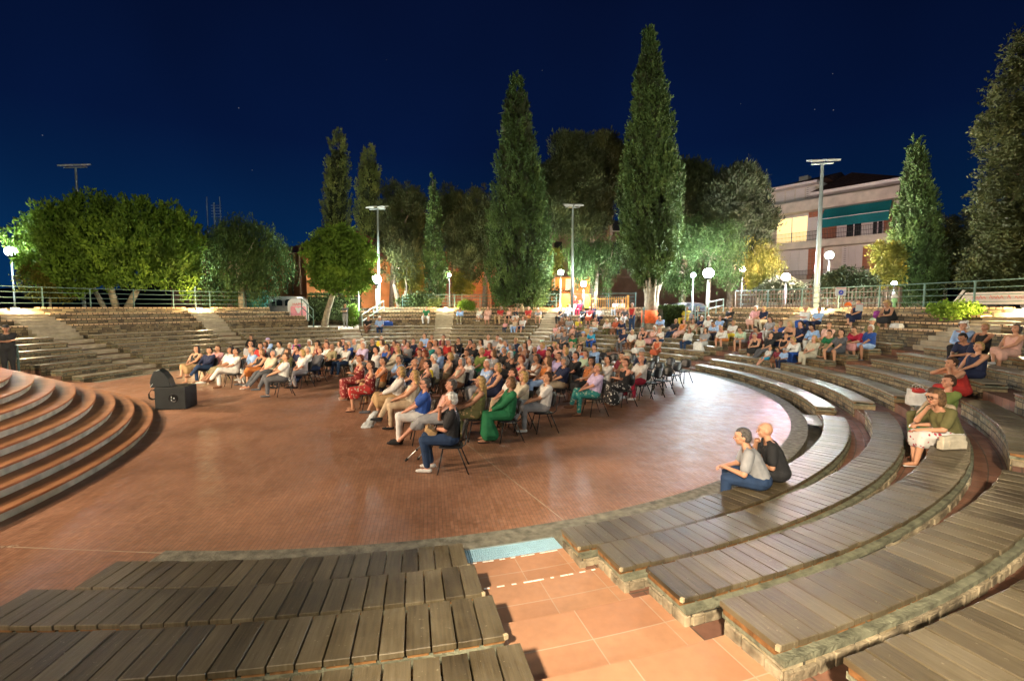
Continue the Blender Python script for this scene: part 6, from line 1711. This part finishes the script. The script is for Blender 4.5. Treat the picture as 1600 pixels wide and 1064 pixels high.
for nm_, px, r, z, dm, c_, lab_, cat_, hd in (('duffel_bag', 605, rk(7) + .2, zk(7), (.75, .32, .34), 'blue', 'blue duffel bag beside the white capped person at far centre', 'duffel bag', False), ('tote_bag', 1371, UZ[1][0] + .2, UZ[1][1], (.36, .16, .42), 'purple', 'purple tote bag left of the curly blonde person', 'tote bag', True),
        ('canvas_bag', 1400, UZ[0][0] + .15, UZ[0][1], (.42, .22, .2), 'white', 'white canvas bag lying right of the curly blonde person', 'bag', False), ('white_bag', 801, rk(7) - .3, fl(6), (.42, .2, .5), 'white', 'white bag leaning on the far rows below raised arms', 'bag', False)):
    P_, A_ = ring_p(px, r, z); bagobj(nm_, P_, dm, cloth_mat(c_), lab_, cat_, A_, hd)
g = by(648.4); bagobj('yellow_bag', (g['p'].x + .38, g['p'].y + .05, .72), (.22, .12, .26), cloth_mat('yellow'), 'bright yellow bag held behind the blonde person in beige', 'bag', 0, False)
g = by(648.0); bagobj('magenta_bag', (g['p'].x + .30, g['p'].y - .30, .45), (.30, .14, .16), cloth_mat('crimson'), 'crimson bag between the beige trousers and white trousers', 'bag', .4, False)
# fans and crutches
g = by(1341.6); o = empty('hand_fan', (g['seat'].x - math.sin(g['rz']) * .38 - .12, g['seat'].y + math.cos(g['rz']) * .38, g['z'] + .62), label='bright orange hand fan held up on the right rows', cat='fan'); b = MB(); pts = [(0, 0, 0)] + [(.17 * math.cos(a * PI / 10), .01 * (a % 2), .17 * math.sin(a * PI / 10)) for a in range(11)]
b.add(pts + [(x, y + .006, z) for x, y, z in pts], [(0, i, i + 1) for i in range(1, 11)] + [(12, 12 + i + 1, 12 + i) for i in range(1, 11)]); b.build('leaf', mat('orange_fan', (.85, .16, .02), .7), o); MB().bar((0, 0, -.05), (0, 0, .03), .02).build('handle', mat('fan_wood', (.3, .18, .1), .6), o)
for s, p0, p1 in (('nearer', (633, 720), (664, 690)), ('farther', (653, 717), (668, 697))):
    q = P3(*p0, .02); t = P3(*p1, .34); o = empty('crutch', q, label='%s aluminium crutch lying under the front right chairs' % s, cat='crutch'); MB().tube([(0, 0, 0), t - q], .014, 8).build('shaft', mat('aluminium', (.6, .6, .6), .35, metal=.8), o, True); MB().tube([(0, 0, 0), (t - q) * .13], .022, 8).build('rubber_foot', TYRE, o, True); MB().tube([(t - q) * .55, (t - q) * .62], .019, 8).build('clip', BLK, o, True)
q = P3(573, 668, .0); vs = []; fs = []; n = 22
for j in range(12):
    for i in range(n):
        a = 2 * PI * i / n; r_ = (.13 - .006 * j) * (1 + .34 * noise.noise(Vector((math.cos(a) * 2, math.sin(a) * 2, j * .8))) + .12 * math.sin(7 * a)); vs.append((r_ * math.cos(a) + .02 * j, r_ * .5 * math.sin(a), .005 + .034 * j))
fs = [(j * n + i, j * n + (i + 1) % n, (j + 1) * n + (i + 1) % n, (j + 1) * n + i) for j in range(11) for i in range(n)] + [tuple(11 * n + i for i in range(n))]
b = MB(); b.add(vs, fs); o = b.build('white_cloth', mat('pale_cloth', (.42, .46, .47), .8, var=.3, scale=9), None, True); o.location = (q.x, q.y, 0); tag(o, 'pale crumpled cloth hanging down beside the red floral dresses', 'cloth')
